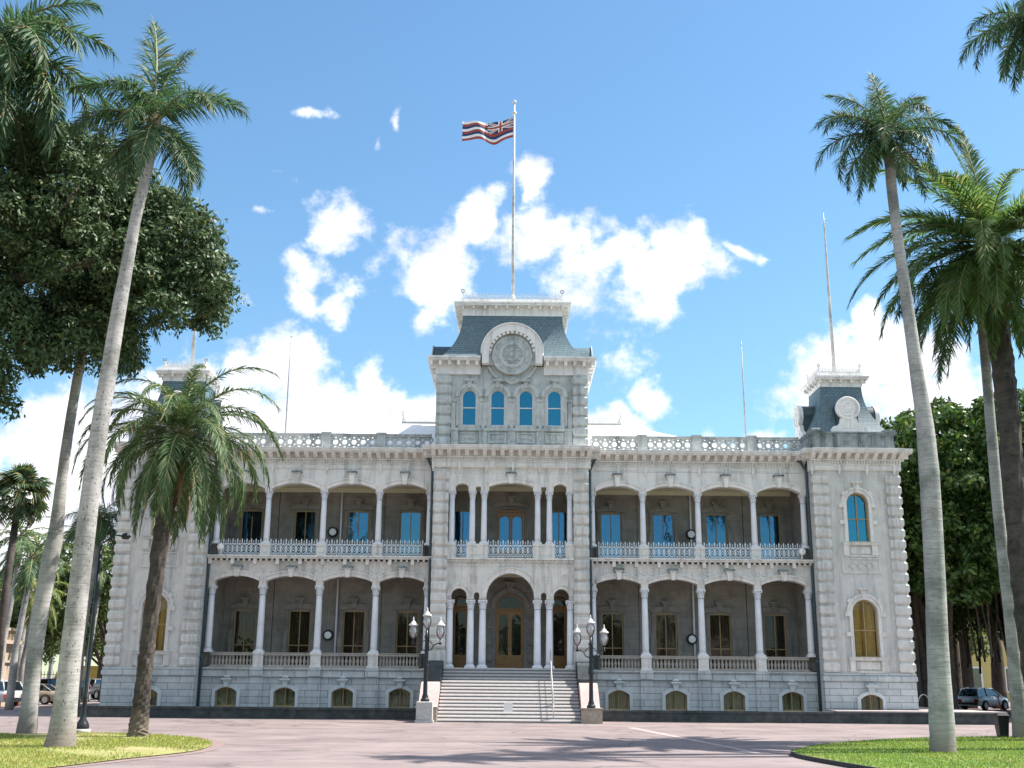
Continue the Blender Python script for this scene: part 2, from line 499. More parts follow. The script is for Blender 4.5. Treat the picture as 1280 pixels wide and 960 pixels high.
def globe_mat():
    m, nt, b = nodes_of('lamp_globe_glass')
    N, L = nt.nodes.new, nt.links.new
    gl = N('ShaderNodeBsdfGlossy'); gl.inputs['Roughness'].default_value = .03
    tp = N('ShaderNodeBsdfTransparent'); tp.inputs['Color'].default_value = (.93, .93, .95, 1)
    tl = N('ShaderNodeBsdfTranslucent'); tl.inputs['Color'].default_value = (.85, .87, .9, 1)
    fr = N('ShaderNodeFresnel'); fr.inputs['IOR'].default_value = 1.5
    ad = N('ShaderNodeMath'); ad.operation = 'ADD'; ad.inputs[1].default_value = .12; L(fr.outputs[0], ad.inputs[0])
    m1 = N('ShaderNodeMixShader'); m1.inputs[0].default_value = .5; L(tp.outputs[0], m1.inputs[1]); L(tl.outputs[0], m1.inputs[2])
    mx = N('ShaderNodeMixShader'); L(ad.outputs[0], mx.inputs[0]); L(m1.outputs[0], mx.inputs[1]); L(gl.outputs[0], mx.inputs[2])
    L(mx.outputs[0], nt.nodes['Material Output'].inputs['Surface'])
    nt.nodes.remove(b)
    return m


M['globe'] = globe_mat()


M['disc_white'] = mat('white_disc_face', (.86, .87, .88), .15, .02, 3)  # plain white in place of a mirror's bright reflection


def asphalt_mat():
    m, nt, b = nodes_of('pinkish_asphalt')
    N, L = nt.nodes.new, nt.links.new
    geo = N('ShaderNodeNewGeometry')
    def noise(s, d, vec=None):
        n = N('ShaderNodeTexNoise'); n.inputs['Scale'].default_value = s; n.inputs['Detail'].default_value = d; n.inputs['Roughness'].default_value = .65
        L(vec or geo.outputs['Position'], n.inputs['Vector']); return n.outputs['Fac']
    def ramp(f, a, b_, pa=.35, pb=.65):
        r = N('ShaderNodeValToRGB'); r.color_ramp.elements[0].position = pa; r.color_ramp.elements[0].color = a + (1,)
        r.color_ramp.elements[1].position = pb; r.color_ramp.elements[1].color = b_ + (1,); L(f, r.inputs[0]); return r.outputs[0]
    def mul(a, b_):
        x = N('ShaderNodeMix'); x.data_type = 'RGBA'; x.blend_type = 'MULTIPLY'; x.inputs['Factor'].default_value = 1
        L(a, x.inputs['A']); L(b_, x.inputs['B']); return x.outputs['Result']
    mp = N('ShaderNodeMapping'); mp.inputs['Scale'].default_value = (.10, .55, 1); mp.inputs['Rotation'].default_value = (0, 0, R(4))
    L(geo.outputs['Position'], mp.inputs['Vector'])
    c = ramp(noise(.35, 6), (.215, .172, .166), (.30, .243, .234))
    c = mul(c, ramp(noise(1.0, 5, mp.outputs[0]), (.80, .80, .82), (1.05, 1.05, 1.05)))
    c = mul(c, ramp(noise(.55, 8), (.66, .66, .67), (1.0, 1.0, 1.0), .33, .46))
    c = mul(c, ramp(noise(22, 5), (.72, .72, .72), (1.12, 1.12, 1.12), .3, .7))
    # cracks
    vo = N('ShaderNodeTexVoronoi'); vo.feature = 'DISTANCE_TO_EDGE'; vo.inputs['Scale'].default_value = .16
    wv = N('ShaderNodeVectorMath'); wv.operation = 'ADD'; n_ = N('ShaderNodeTexNoise'); n_.inputs['Scale'].default_value = .8; L(geo.outputs['Position'], n_.inputs['Vector'])
    L(geo.outputs['Position'], wv.inputs[0]); L(n_.outputs['Color'], wv.inputs[1]); L(wv.outputs[0], vo.inputs['Vector'])
    c = mul(c, ramp(vo.outputs['Distance'], (.62, .60, .60), (1, 1, 1), .003, .010))
    L(c, b.inputs['Base Color'])
    b.inputs['Roughness'].default_value = .85
    bp = N('ShaderNodeBump'); bp.inputs['Strength'].default_value = .3; bp.inputs['Distance'].default_value = .01
    L(noise(60, 4), bp.inputs['Height']); L(bp.outputs[0], b.inputs['Normal'])
    return m


M['asphalt'] = asphalt_mat()
M['lawn'] = mat('lawn_soil_green', (.10, .19, .03), .9, .35, 2.0, stain=(.30, .26, .10), stain_amt=.8, stain_scale=.35)
M['drylawn'] = mat('dry_lawn_soil', (.26, .26, .09), .9, .3, 2.0, stain=(.40, .31, .17), stain_amt=.9, stain_scale=.45)
M['soil'] = mat('reddish_soil', (.235, .175, .16), .95, .25, 3)
M['kerb'] = mat('dark_kerb_stone', (.05, .05, .048), .9, .3, 6, bump=.4)

# ------------------------------------------------------------------ ground
def sheet(name, pts, z, m):
    mb = MB(); mb.add([(x, y, z) for x, y in pts], [tuple(range(len(pts)))])
    return tag(mb.build(name, m), kind='structure')


sheet('ground', [(-900, -700), (900, -700), (900, 1600), (-900, 1600)], 0, M['asphalt'])
M['stripe'] = mat('pale_joint_paint', (.40, .335, .325), .85, .25, 1.2, stain=(.27, .21, .205), stain_amt=.8, stain_scale=1.1)
sheet('pavement_joint', [(5.2, -9.6), (5.6, -9.6), (6.25, -16), (7.08, -24), (7.34, -27.2), (7.1, -27.3), (6.84, -24), (5.93, -16)], .004, M['stripe'])


def smooth_poly(pts, n=8):
    out = []
    k = len(pts)
    for i in range(k):
        p0, p1, p2, p3 = (np.array(pts[(i + j - 1) % k], float) for j in range(4))
        for t in np.linspace(0, 1, n, endpoint=False):
            out.append(tuple(.5 * ((2 * p1) + (-p0 + p2) * t + (2 * p0 - 5 * p1 + 4 * p2 - p3) * t * t + (-p0 + 3 * p1 - 3 * p2 + p3) * t ** 3)))
    return out


def inside(px, py, poly):
    r = np.zeros(len(px), bool)
    n = len(poly)
    for i in range(n):
        x0, y0 = poly[i]; x1, y1 = poly[(i + 1) % n]
        c = ((y0 > py) != (y1 > py)) & (px < (x1 - x0) * (py - y0) / (y1 - y0 + 1e-12) + x0)
        r ^= c
    return r


def grass_patch(name, outline, m_soil, m_blade, count, z, seed, dry=False):
    poly = smooth_poly(outline)
    sheet('lawn_soil', poly, z, m_soil)
    rng = np.random.default_rng(seed)
    a = np.array(poly)
    lo, hi = a.min(0), a.max(0)
    lo = np.maximum(lo, (-24, -40)); hi = np.minimum(hi, (26, 10))
    P = rng.uniform(lo, hi, (count * 2, 2))
    P = P[inside(P[:, 0], P[:, 1], poly)][:count]
    if dry:
        mk = np.sin(P[:, 0] * .9 + 1.3 * np.sin(P[:, 1] * .6)) + np.sin(P[:, 1] * .75 + 1.7) + .8 * np.sin(P[:, 0] * 2.3 + P[:, 1] * 1.9)
        P = P[mk + rng.normal(0, .5, len(P)) > -.75]
    n = len(P)
    ang = rng.uniform(0, 2 * PI, n); h = rng.uniform(.03, .075, n); w = rng.uniform(.008, .018, n); ln = rng.uniform(-.04, .04, (n, 2))
    dx, dy = np.cos(ang) * w, np.sin(ang) * w
    V = np.zeros((n, 3, 3))
    V[:, 0] = np.c_[P[:, 0] - dx, P[:, 1] - dy, np.full(n, z)]
    V[:, 1] = np.c_[P[:, 0] + dx, P[:, 1] + dy, np.full(n, z)]
    V[:, 2] = np.c_[P + ln, z + h]
    me = np_mesh(name, V.reshape(-1, 3), 3, m_blade)
    o = link(name, me)
    tag(o, kind='stuff')
    return o


def np_mesh(name, V, k, m, smooth=False):
    """V: (n*k, 3); every k consecutive vertices make one face"""
    me = bpy.data.meshes.new(name)
    nv = len(V); nf = nv // k
    me.vertices.add(nv); me.loops.add(nv); me.polygons.add(nf)
    me.vertices.foreach_set('co', np.ascontiguousarray(V, dtype=np.float32).ravel())
    me.loops.foreach_set('vertex_index', np.arange(nv, dtype=np.int32))
    me.polygons.foreach_set('loop_start', np.arange(0, nv, k, dtype=np.int32))
    me.polygons.foreach_set('loop_total', np.full(nf, k, dtype=np.int32))
    me.materials.append(m)
    me.update(calc_edges=True)
    return me


M['blade'] = leaf_mat('grass_blade', (.165, .245, .06), .35, .35, .6, (.34, .28, .10))
M['blade_dry'] = leaf_mat('dry_grass_blade', (.24, .29, .075), .45, .3, .6, (.45, .34, .16))
grassR_out = [(8.0, -28.3), (9.0, -25.6), (10.4, -23.4), (13.2, -20.3), (16.6, -18.1), (20, -17.3), (30, -17), (30, -45), (12, -45), (9.5, -38), (8.35, -32.5)]
go = grass_patch('grass', grassR_out, M['lawn'], M['blade'], 80000, .10, 3)
tag(go, 'bright green lawn around the grey palm trunk on the right', 'grass')
kp = smooth_poly(grassR_out)
mb = MB(); cx_, cy_ = 20, -30
mb.band([(x, y) for x, y in kp], [(x + (cx_ - x) * -.006, y + (cy_ - y) * -.006) for x, y in kp], 0, .11, closed=True)
mb.v = [(x, z, y) for (x, y, z) in mb.v]
tag(mb.build('kerb', M['kerb']), kind='structure')
grassL_out = [(-40, -19.5), (-18, -19.9), (-15.4, -18.9), (-12.2, -20.0), (-10.2, -22.4), (-9.1, -25.2), (-8.75, -28.7), (-9.6, -32), (-10.6, -36), (-14, -45), (-40, -45)]
go = grass_patch('grass', grassL_out, M['drylawn'], M['blade_dry'], 80000, .03, 4, True)
tag(go, 'patchy dry lawn around the left palm trunks', 'grass')
soil_out = [(-42, -19.3), (-18, -19.6), (-15.4, -18.6), (-12.0, -19.6), (-9.9, -22.15), (-8.75, -25.1), (-8.4, -28.8), (-9.3, -32.3), (-10.3, -36.2), (-13, -46), (-42, -46)]
sheet('soil_edge', smooth_poly(soil_out), .008, M['soil'])

# ------------------------------------------------------------------ the palace
pal = thing('palace', 'long grey-white stone palace with columned verandas and a central slate-roofed tower', 'palace')
XT0, XT1 = 16.72, 21.55           # corner tower
COLX = [7.40, 10.50, 13.62]
BAYS = [5.88, 8.95, 12.06, 15.2]


def P_(name, mb, m, parent=None, loc=(0, 0, 0), rz=0):
    return mb.build(name, m, parent or pal, loc, rz)


# ---- windows: local origin at the middle of the sill line, facing -Y
def outline(w, h, rise, inset=0.0, n=14, bottom=0.0):
    x = w / 2 - inset
    hs = h - rise
    top = arch_pts(-x, x, hs, h - inset, n)
    return [(-x, bottom)] + top + [(x, bottom)]


def poly_face(pts, y):
    mb = MB()
    mb.add([(x, y, z) for x, z in pts], [tuple(range(len(pts) - 1, -1, -1))])
    return mb


WIN = {}


def window_meshes(kind, w, h, rise, frame_m, glass_m, cur_m, mull=True, rails=(.42,), fw=.075, cur_gap=.16, cur_open=False):
    f = MB()
    n = 14
    o = outline(w, h, rise, 0, n)
    i = outline(w, h, rise, fw, n, fw)
    f.band(i, o, -.05, .09)
    f.box(-w / 2, w / 2, -.05, .09, -.0, fw)
    if mull:
        f.box(-.028, .028, -.03, .06, fw + .001, h - fw * .9)
    for r in rails:
        f.box(-w / 2 + fw + .001, w / 2 - fw - .001, -.025, .055, h * r - .028, h * r + .028)
    g = poly_face(outline(w - .02, h, rise, .02, n), .02)
    c = MB()
    k = 40
    hs = h - rise if rise > .3 else h - .05
    xs = np.linspace(-w / 2 + .03, w / 2 - .03, k)
    v, fa = [], []
    for x in xs:
        if cur_open and abs(x) < w * (.07 + .16 * ((x * 7.3) % .3)): yy = .9
        else: yy = .35 + .05 * math.sin(x * 48) + .02 * math.sin(x * 111)
        top = h - .02 if rise < .3 else (h - rise) + math.sqrt(max(0, (w / 2) ** 2 - x * x)) * rise / (w / 2)
        v += [(x, yy, .02), (x, yy, top)]
    for q in range(k - 1):
        fa.append((2 * q, 2 * q + 2, 2 * q + 3, 2 * q + 1))
    c.add(v, fa, 0, True)
    WIN[kind] = (f.mesh('window_frame', frame_m), g.mesh('pane', glass_m), c.mesh('curtain', cur_m))


window_meshes('low', 1.26, 3.12, .08, M['ochre'], M['glass_low'], M['curtain_d'], rails=(.37,))
window_meshes('up', 1.26, 2.98, .08, M['ochre'], M['glass'], M['curtain_d'], rails=(.36,))
window_meshes('base', 1.16, 1.0, .24, M['ochre'], M['glass_low'], M['curtain_g'], rails=(), cur_open=True)
window_meshes('tow1', 1.34, 3.02, .67, M['ochre'], M['glass_low'], M['curtain'], rails=(.47,), cur_open=True)
window_meshes('tow1r', 1.34, 3.02, .67, M['ochre'], M['glass_low'], M['curtain'], rails=(.47,), cur_open=True)
window_meshes('tow2', 1.2, 2.72, .60, M['ochre'], M['glass_tow'], M['curtain_b'], rails=(.47,))
window_meshes('tow2l', 1.2, 2.72, .60, M['ochre'], M['glass_low'], M['curtain'], rails=(.47,), cur_open=True)
window_meshes('top', .84, 2.1, .42, M['wframe'], M['glass_tow'], M['curtain_b'], mull=False, rails=(.5,), fw=.06)


def window(kind, x, y, z, surround=None, rz=0):
    f, g, c = WIN[kind]
    o = link('window', f, pal, (x, y, z), rz)
    pn_ = link('pane', g, o)
    pr_ = random.Random(round(x * 37 + z * 11))
    pn_.rotation_euler = (R(pr_.uniform(-1.1, 1.1)), 0, R(pr_.uniform(-1.6, 1.6)))     # panes tilted at random so their reflections vary
    link('curtain', c, o)
    if surround:
        link('surround', surround, o)
    return o


def hole_wall(mb, x0, x1, z0, z1, y0, y1, wins, mi=0):
    """wall panel with one column of arched openings: wins = (cx, w, zbot, h, rise)"""
    wins = sorted(wins, key=lambda q: q[2])
    cx, w = wins[0][0], max(q[1] for q in wins)
    mb.box(x0, cx - w / 2, y0, y1, z0, z1, mi)
    mb.box(cx + w / 2, x1, y0, y1, z0, z1, mi)
    zc = z0
    prev = None
    for k, (cx, ww, zb, h, rise) in enumerate(wins):
        if prev is None:
            mb.box(cx - w / 2, cx + w / 2, y0, y1, z0, zb, mi)
        nz = wins[k + 1][2] if k + 1 < len(wins) else z1
        pts = arch_pts(cx - ww / 2, cx + ww / 2, zb + h - rise, zb + h, 14)
        if ww < w - .001:
            pts = [(cx - w / 2, zb + h - rise), (cx - ww / 2 - .0005, zb + h - rise)] + pts + [(cx + ww / 2 + .0005, zb + h - rise), (cx + w / 2, zb + h - rise)]
            mb.box(cx - w / 2, cx - ww / 2, y0, y1, zb, zb + h - rise, mi)
            mb.box(cx + ww / 2, cx + w / 2, y0, y1, zb, zb + h - rise, mi)
        mb.topwall(pts, nz, y0, y1, mi)
        prev = 1


def keystone(mb, x, y0, y1, z0, z1, w0, w1, mi=0, cap=0):
    mb.prism([(x - w0, z0), (x + w0, z0), (x + w1, z1), (x - w1, z1)], y0, y1, mi)
    mb.box(x - w1 - .06, x + w1 + .06, y0 - .05, y1, z1, z1 + .05, mi)
    mb.box(x - w1 - .11, x + w1 + .11, y0 - .10, y1, z1 + .051, z1 + .14, cap)


# ---- solid body behind the front (side and rear walls, floors)
b = MB()
for s in (-1, 1):
    xs = sorted((s * 21.35, s * 21.0))
    b.box(xs[0], xs[1], 5.2, 29.5, 0, 14.5)
b.box(-21.0, 21.0, 29.2, 29.5, 0, 14.5)
P_('side_wall', b, M['stone'])
b = MB()
b.box(-20.9, 20.9, 5.3, 29.1, 2.3, 2.6); b.box(-20.9, 20.9, 5.3, 29.1, 8.1, 8.4); b.box(-20.9, 20.9, 5.3, 29.1, 14.3, 14.5)
for s in (-1, 1):
    for (z0, z1) in ((2.3, 2.6), (8.1, 8.4), (14.3, 14.5)):
        xs = sorted((s * 16.8, s * 20.9)); b.box(xs[0], xs[1], .4, 5.29, z0, z1)
b.box(-20.9, 20.9, 8.5, 8.6, 2.61, 8.09); b.box(-20.9, 20.9, 8.5, 8.6, 8.41, 14.29)
P_('interior_floor', b, M['loggia'])

# ---- verandas
LOGF = [(2.6, 7.75), (8.5, 12.85)]
sur = {}
for kind, w, h in (('low', 1.26, 3.12), ('up', 1.26, 2.98)):
    s_ = MB()
    s_.box(-w / 2 - .26, -w / 2 - .01, -.22, .02, 0, h * .62); s_.box(w / 2 + .01, w / 2 + .26, -.22, .02, 0, h * .62)
    s_.box(-w / 2 - .17, -w / 2 - .01, -.16, .02, h * .62 + .002, h); s_.box(w / 2 + .01, w / 2 + .17, -.16, .02, h * .62 + .002, h)
    s_.band(arch_pts(-w / 2 - .2, w / 2 + .2, h + .01, h + .10, 10), arch_pts(-w / 2 - .3, w / 2 + .3, h + .26, h + .40, 10), -.22, .02)
    keystone(s_, 0, -.30, .02, h + .12, h + .55, .10, .17)
    sur[kind] = s_.mesh('surround', M['loggia'])
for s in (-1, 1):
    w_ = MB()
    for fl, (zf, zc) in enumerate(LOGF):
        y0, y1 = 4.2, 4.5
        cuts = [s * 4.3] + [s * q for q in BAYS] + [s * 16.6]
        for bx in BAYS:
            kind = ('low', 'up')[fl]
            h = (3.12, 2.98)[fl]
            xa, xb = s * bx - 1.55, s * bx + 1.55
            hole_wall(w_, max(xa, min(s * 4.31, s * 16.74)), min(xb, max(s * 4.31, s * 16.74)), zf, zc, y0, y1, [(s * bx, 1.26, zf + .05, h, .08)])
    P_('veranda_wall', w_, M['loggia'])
    for fl, (zf, zc) in enumerate(LOGF):
        for bx in BAYS:
            window(('low', 'up')[fl], s * bx, 4.28, zf + .05, sur[('low', 'up')[fl]])
    # side walls of the veranda (towards corner tower and centre)
    w_ = MB()
    for xx in (16.45, 4.05):
        w_ = MB()
        xs = sorted((s * xx, s * (xx + .26)))
        w_.box(xs[0], xs[1], 1.45, 4.19, 2.6, 7.75); w_.box(xs[0], xs[1], 1.45, 4.19, 8.5, 12.85)
        P_('veranda_side_wall', w_, M['loggia'])
    fl_ = MB()
    xs = sorted((s * 4.32, s * 16.44))
    fl_.box(xs[0], xs[1], 1.3, 4.19, 2.45, 2.58); fl_.box(xs[0], xs[1], 1.42, 4.19, 8.25, 8.48)
    P_('veranda_floor', fl_, M['trim'])
    ce = MB()
    ce.box(xs[0], xs[1], 1.45, 4.19, 7.8, 7.9); ce.box(xs[0], xs[1], 1.45, 4.19, 12.86, 12.95)
    ce.box(xs[0], xs[1], 4.0, 4.18, 12.6, 12.85); ce.box(xs[0], xs[1], 1.46, 1.6, 12.7, 12.855)
    P_('veranda_ceiling', ce, M['ceiling'])
    # pipes on the veranda wall
    for fl, (zf, zc) in enumerate(LOGF):
        d = MB(); d.tube([(0, 0, zf), (0, 0, zc)], .06, 8)
        P_('drainpipe', d, M['column'], loc=(s * 10.55 if s > 0 else -9.95, 4.08, 0))
    # basement wall with arched windows and pilasters
    w_ = MB()
    for k, bx in enumerate(BAYS):
        xa = (4.32, 7.4, 10.5, 13.62)[k]; xb = (7.4, 10.5, 13.62, 16.7)[k]
        x0, x1 = sorted((s * xa, s * xb))
        hole_wall(w_, x0, x1, -.3, 2.1, 1.0, 1.35, [(s * bx, 1.16, .5, 1.0, .24)])
    for cx in COLX:
        w_.box(s * cx - .34, s * cx + .34, .9, .999, 0, 2.1)
    P_('basement_wall', w_, M['base'])
    bs = MB()
    o_, i_ = outline(1.5, 1.17, .30, 0), outline(1.16, 1.0, .24, 0)
    bs.band(i_, o_, -.32, -.18)
    keystone(bs, 0, -.40, -.18, 1.02, 1.34, .09, .17)
    bs.lathe([(.0, 0), (.16, .02), (.20, .08), (.12, .13), (0, .16)], 0, -.32, 1.48, 10)
    bsm = bs.mesh('surround', M['paleblue'])
    for bx in BAYS:
        window('base', s * bx, 1.2, .5, bsm)
    # band course and balustrade
    q = MB()
    xs = sorted((s * 4.32, s * 16.7))
    q.box(xs[0], xs[1], .93, 1.4, 2.1, 2.46); q.box(xs[0], xs[1], .84, 1.4, 2.462, 2.54); q.box(xs[0], xs[1], .88, 1.4, 2.05, 2.098)
    for cx in COLX:
        q.box(s * cx - .36, s * cx + .36, .78, .838, 2.1, 2.55)
    P_('band_course', q, M['base'])

# stone balustrade of the ground floor
balu = MB()
prof = [(.075, 0), (.075, .05), (.045, .07), (.085, .18), (.09, .24), (.045, .38), (.04, .42), (.07, .44), (.07, .50)]
for k in range(12):
    balu.lathe(prof, -1.15 + 2.3 * k / 11, 0, 0, 8)
balu_me = balu.mesh('balusters', M['balus'])
rail = MB()
rail.box(-1.28, 1.28, -.13, .13, -.12, -.002); rail.box(-1.28, 1.28, -.14, .14, .502, .62); rail.box(-1.28, 1.28, -.17, .17, .621, .66)
rail_me = rail.mesh('balustrade', M['balus'])
iron = MB()


def iron_section(mb, w):
    n = max(2, round(w / .275))
    st = w / n
    mb.box(-w / 2, w / 2, -.02, .02, .05, .085); mb.box(-w / 2, w / 2, -.02, .02, .66, .695); mb.box(-w / 2, w / 2, -.015, .015, .13, .15)
    for k in range(n + 1):
        x = -w / 2 + st * k
        mb.box(x - .013, x + .013, -.013, .013, .02, .92)
        mb.add([(x - .045, 0, .86), (x, -.012, .86), (x + .045, 0, .86), (x, .012, .86), (x, 0, .99), (x, 0, .80)], [(0, 1, 4), (1, 2, 4), (2, 3, 4), (3, 0, 4), (1, 0, 5), (2, 1, 5), (3, 2, 5), (0, 3, 5)])
        mb.box(x - .05, x + .05, -.012, .012, .76, .785)
        if k < n:
            xm = x + st / 2
            mb.band(arc(xm, .40, st * .36, 0, 360, 14, .225), arc(xm, .40, st * .48, 0, 360, 14, .262), -.016, .016)
            mb.band(arc(xm, .40, .035, 0, 360, 8, .09), arc(xm, .40, .062, 0, 360, 8, .125), -.014, .014)
            mb.box(xm - .01, xm + .01, -.01, .01, .65, .86)
            mb.add([(xm - .03, 0, .80), (xm, -.01, .80), (xm + .03, 0, .80), (xm, .01, .80), (xm, 0, .90)], [(0, 1, 4), (1, 2, 4), (2, 3, 4), (3, 0, 4)])


iron_section(iron, 2.44)
iron_me = iron.mesh('railing', M['iron'])
ped = MB()
ped.box(-.30, .30, -.28, .28, 0, .08); ped.box(-.26, .26, -.24, .24, .08, .56); ped.box(-.30, .30, -.28, .28, .56, .66)
ped.box(-.15, .15, -.265, -.24, .2, .44)
ped_me = ped.mesh('pedestal', M['trim'])

# columns: shaft with entasis, base and leafy capital
def column_meshes(h, r, key):
    sh = MB()
    n = 20
    pr = [(r * 1.02, .16), (r, .4), (r * .985, h * .33), (r * .93, h * .66), (r * .85, h - .02)]
    sh.lathe(pr, 0, 0, 0, n)
    bs = MB()
    bs.box(-r * 1.45, r * 1.45, -r * 1.45, r * 1.45, 0, .07)
    bs.lathe([(r * 1.4, .07), (r * 1.45, .095), (r * 1.38, .12), (r * 1.15, .13), (r * 1.22, .15), (r * 1.05, .18)], 0, 0, 0, n)
    cp = MB()
    H = .48
    cp.lathe([(r * .86, 0), (r * 1.0, .015), (r * 1.0, .035), (r * .84, .05), (r * .86, .2), (r * 1.0, .34), (r * 1.25, .42)], 0, 0, 0, n)
    for ring, (z0, hh, rr, cnt, off) in enumerate(((.05, .17, r * .9, 8, 0), (.14, .22, r * .95, 8, .5))):
        for k in range(cnt):
            a = 2 * PI * (k + off) / cnt
            ca, sa = math.cos(a), math.sin(a)
            w = r * .34
            pts = []
            for (ro, z, ww) in ((rr, 0, w * .9), (rr * 1.08, hh * .6, w), (rr * 1.32, hh * .95, w * .8), (rr * 1.42, hh * .85, w * .3)):
                for sg in (-1, 1):
                    pts.append((ro * ca - sa * ww * sg, ro * sa + ca * ww * sg, z0 + z))
            cp.add(pts, [(0, 1, 3, 2), (2, 3, 5, 4), (4, 5, 7, 6)])
    for k in range(4):
        a = PI / 4 + k * PI / 2
        cp.lathe([(0, -.05), (.05, -.03), (.06, 0), (.05, .03), (0, .05)], r * 1.42 * math.cos(a), r * 1.42 * math.sin(a), .36, 8)
    cp.box(-r * 1.28, r * 1.28, -r * 1.28, r * 1.28, .42, H)
    WIN[key] = (sh.mesh('column', M['column']), bs.mesh('base', M['column']), cp.mesh('capital', M['column']))


column_meshes(3.09, .185, 'c_low')
column_meshes(2.54, .165, 'c_up')


def column(key, x, y, z, h):
    s_, b_, c_ = WIN[key]
    o = link('column', s_, pal, (x, y, z))
    link('base', b_, o)
    link('capital', c_, o, (0, 0, h))
    return o


CY = 1.18
for s in (-1, 1):
    for cx in COLX + [16.42, 4.56]:
        column('c_low', s * cx, CY, 3.33, 3.09)
        column('c_up', s * cx, CY, 9.20, 2.54)
        if cx in COLX:
            link('pedestal', ped_me, pal, (s * cx, CY, 2.67 - .12)).scale = (1.05, 1.05, 1.18)
            link('pedestal', ped_me, pal, (s * cx, CY, 8.53))
    for k in range(4):
        xa = (4.62, 7.4, 10.5, 13.62)[k]; xb = (7.4, 10.5, 13.62, 16.5)[k]
        r_ = link('balustrade', rail_me, pal, (s * (xa + xb) / 2, CY - .05, 2.67))
        sc = (xb - xa - .58) / 2.56
        r_.scale = (sc, 1, 1)
        link('balusters', balu_me, r_)
        i_ = link('railing', iron_me, pal, (s * (xa + xb) / 2, CY - .1, 8.52))
        i_.scale = ((xb - xa - .56) / 2.44, 1, 1)

# arcades with keystones
orn = [(-.42, .02), (-.2, .09), (0, .02), (.2, .09), (.42, .02)]
for s in (-1, 1):
    edges = [4.32, 4.74] + [c + d for c in COLX for d in (-.2, .2)] + [16.26, 16.7]
    for fl, (zi, sp, cr, zt, nm) in enumerate(((6.9, 7.15, 7.43, 8.02, 'arcade'), (12.22, 12.27, 12.6, 13.4, 'arcade'))):
        a = MB()
        pts = []
        arcs = []
        for k in range(0, len(edges), 2):
            pts += [(edges[k], zi), (edges[k + 1] - .001, zi)]
            if k + 2 < len(edges):
                ap = arch_pts(edges[k + 1], edges[k + 2], sp, cr, 18)
                arcs.append(ap); pts += ap
        if s < 0:
            pts = [(-x, z) for x, z in reversed(pts)]
        a.topwall(pts, zt, .98, 1.40)
        for ap in arcs:
            xa, xb = ap[0][0] - .05, ap[-1][0] + .05
            mid = (xa + xb) / 2
            inn = [(s * x, z + .002) for x, z in ap]
            out = [(s * (mid + (x - mid) * 1.03), z + .20 + .03 * (1 - abs(x - mid) / 1.4)) for x, z in ap]
            out2 = [(x, z + .07) for x, z in out]
            if s < 0:
                inn.reverse(); out.reverse(); out2.reverse()
            a.band(inn, out, .84, .979)
            a.band(out, out2, .79, .979)
            keystone(a, s * mid, .68, .98, cr - .06, cr + (.40 if fl == 0 else .52), .10, .17, 0, 1)
        if fl == 0:
            for cx in COLX:
                a.add([], [])
                for k2 in range(5):
                    a.lathe_y([(.0, .93), (.06, .93), (.085, .96), (.085, .979)], s * cx + (k2 - 2) * .2, zt - .34 + .09 * (abs(k2 - 2) % 2 == 1), 8)
                a.box(s * cx - .62, s * cx + .62, .95, .979, zt - .20, zt - .16)
        P_('arcade', a, [M['trim'] if fl == 0 else M['white'], M['dark_parapet']])
    # middle entablature with brackets
    e = MB()
    xs = sorted((s * 4.32, s * 16.7))
    e.box(xs[0], xs[1], .95, 1.45, 8.02, 8.2); e.box(xs[0], xs[1], .92, 1.45, 8.2, 8.26)
    e.box(xs[0], xs[1], .62, 1.45, 8.36, 8.46); e.box(xs[0], xs[1], .56, 1.45, 8.46, 8.53)
    n = 40
    for k in range(n):
        x = xs[0] + .15 + (xs[1] - xs[0] - .3) * k / (n - 1)
        if k % 4 == 0: e.box(x - .09, x + .09, .66, .94, 8.05, 8.358)
        else: e.box(x - .055, x + .055, .70, .94, 8.23, 8.358)
    P_('cornice', e, M['trim'])


# ---- main cornice (with modillions), front sections and returns
def cornice_x(mb, x0, x1, yf, z0, over=.74, step=.5, dent=True):
    """entablature running along X: plain frieze, dentils, brackets, crown"""
    yb = yf + .5
    mb.box(x0, x1, yf - .02, yb, z0, z0 + .30)                       # panel frieze
    mb.box(x0, x1, yf - .06, yb, z0 + .302, z0 + .36)
    L_ = x1 - x0
    n = max(2, round(L_ / step))
    for k in range(n):                                               # sunk panel frames
        xa = x0 + L_ * k / n
        if k % 3 == 0:
            mb.box(xa + .03, xa + .15, yf - .13, yf - .021, z0 - .10, z0 + .30); mb.box(xa + .05, xa + .13, yf - .10, yf - .021, z0 - .24, z0 - .101)
        if k % 3 == 1:
            mb.box(xa - .22, xa + L_ / n + .22, yf - .06, yf - .021, z0 + .07, z0 + .23)
    nd = int(L_ / .16)
    for k in range(nd):
        x = x0 + L_ * (k + .5) / nd
        mb.box(x - .045, x + .045, yf - .16, yf, z0 + .39, z0 + .51)
    mb.box(x0, x1, yf - .05, yb, z0 + .36, z0 + .52)
    mb.box(x0, x1, yf - .20, yb, z0 + .522, z0 + .60)
    for k in range(n + 1):
        x = min(max(x0 + L_ * k / n, x0 + .1), x1 - .1)
        mb.prism_x([(yf - over + .12, z0 + .78), (yf - over + .10, z0 + .88), (yf - .131, z0 + .88), (yf - .131, z0 + .602), (yf - .34, z0 + .62)], x - .115, x + .115)
    mb.box(x0, x1, yf - .13, yb, z0 + .602, z0 + .88)
    mb.box(x0, x1, yf - over, yb, z0 + .882, z0 + .96)
    mb.box(x0, x1, yf - over - .06, yb, z0 + .962, z0 + 1.06)
    mb.box(x0, x1, yf - over - .10, yb, z0 + 1.062, z0 + 1.12)


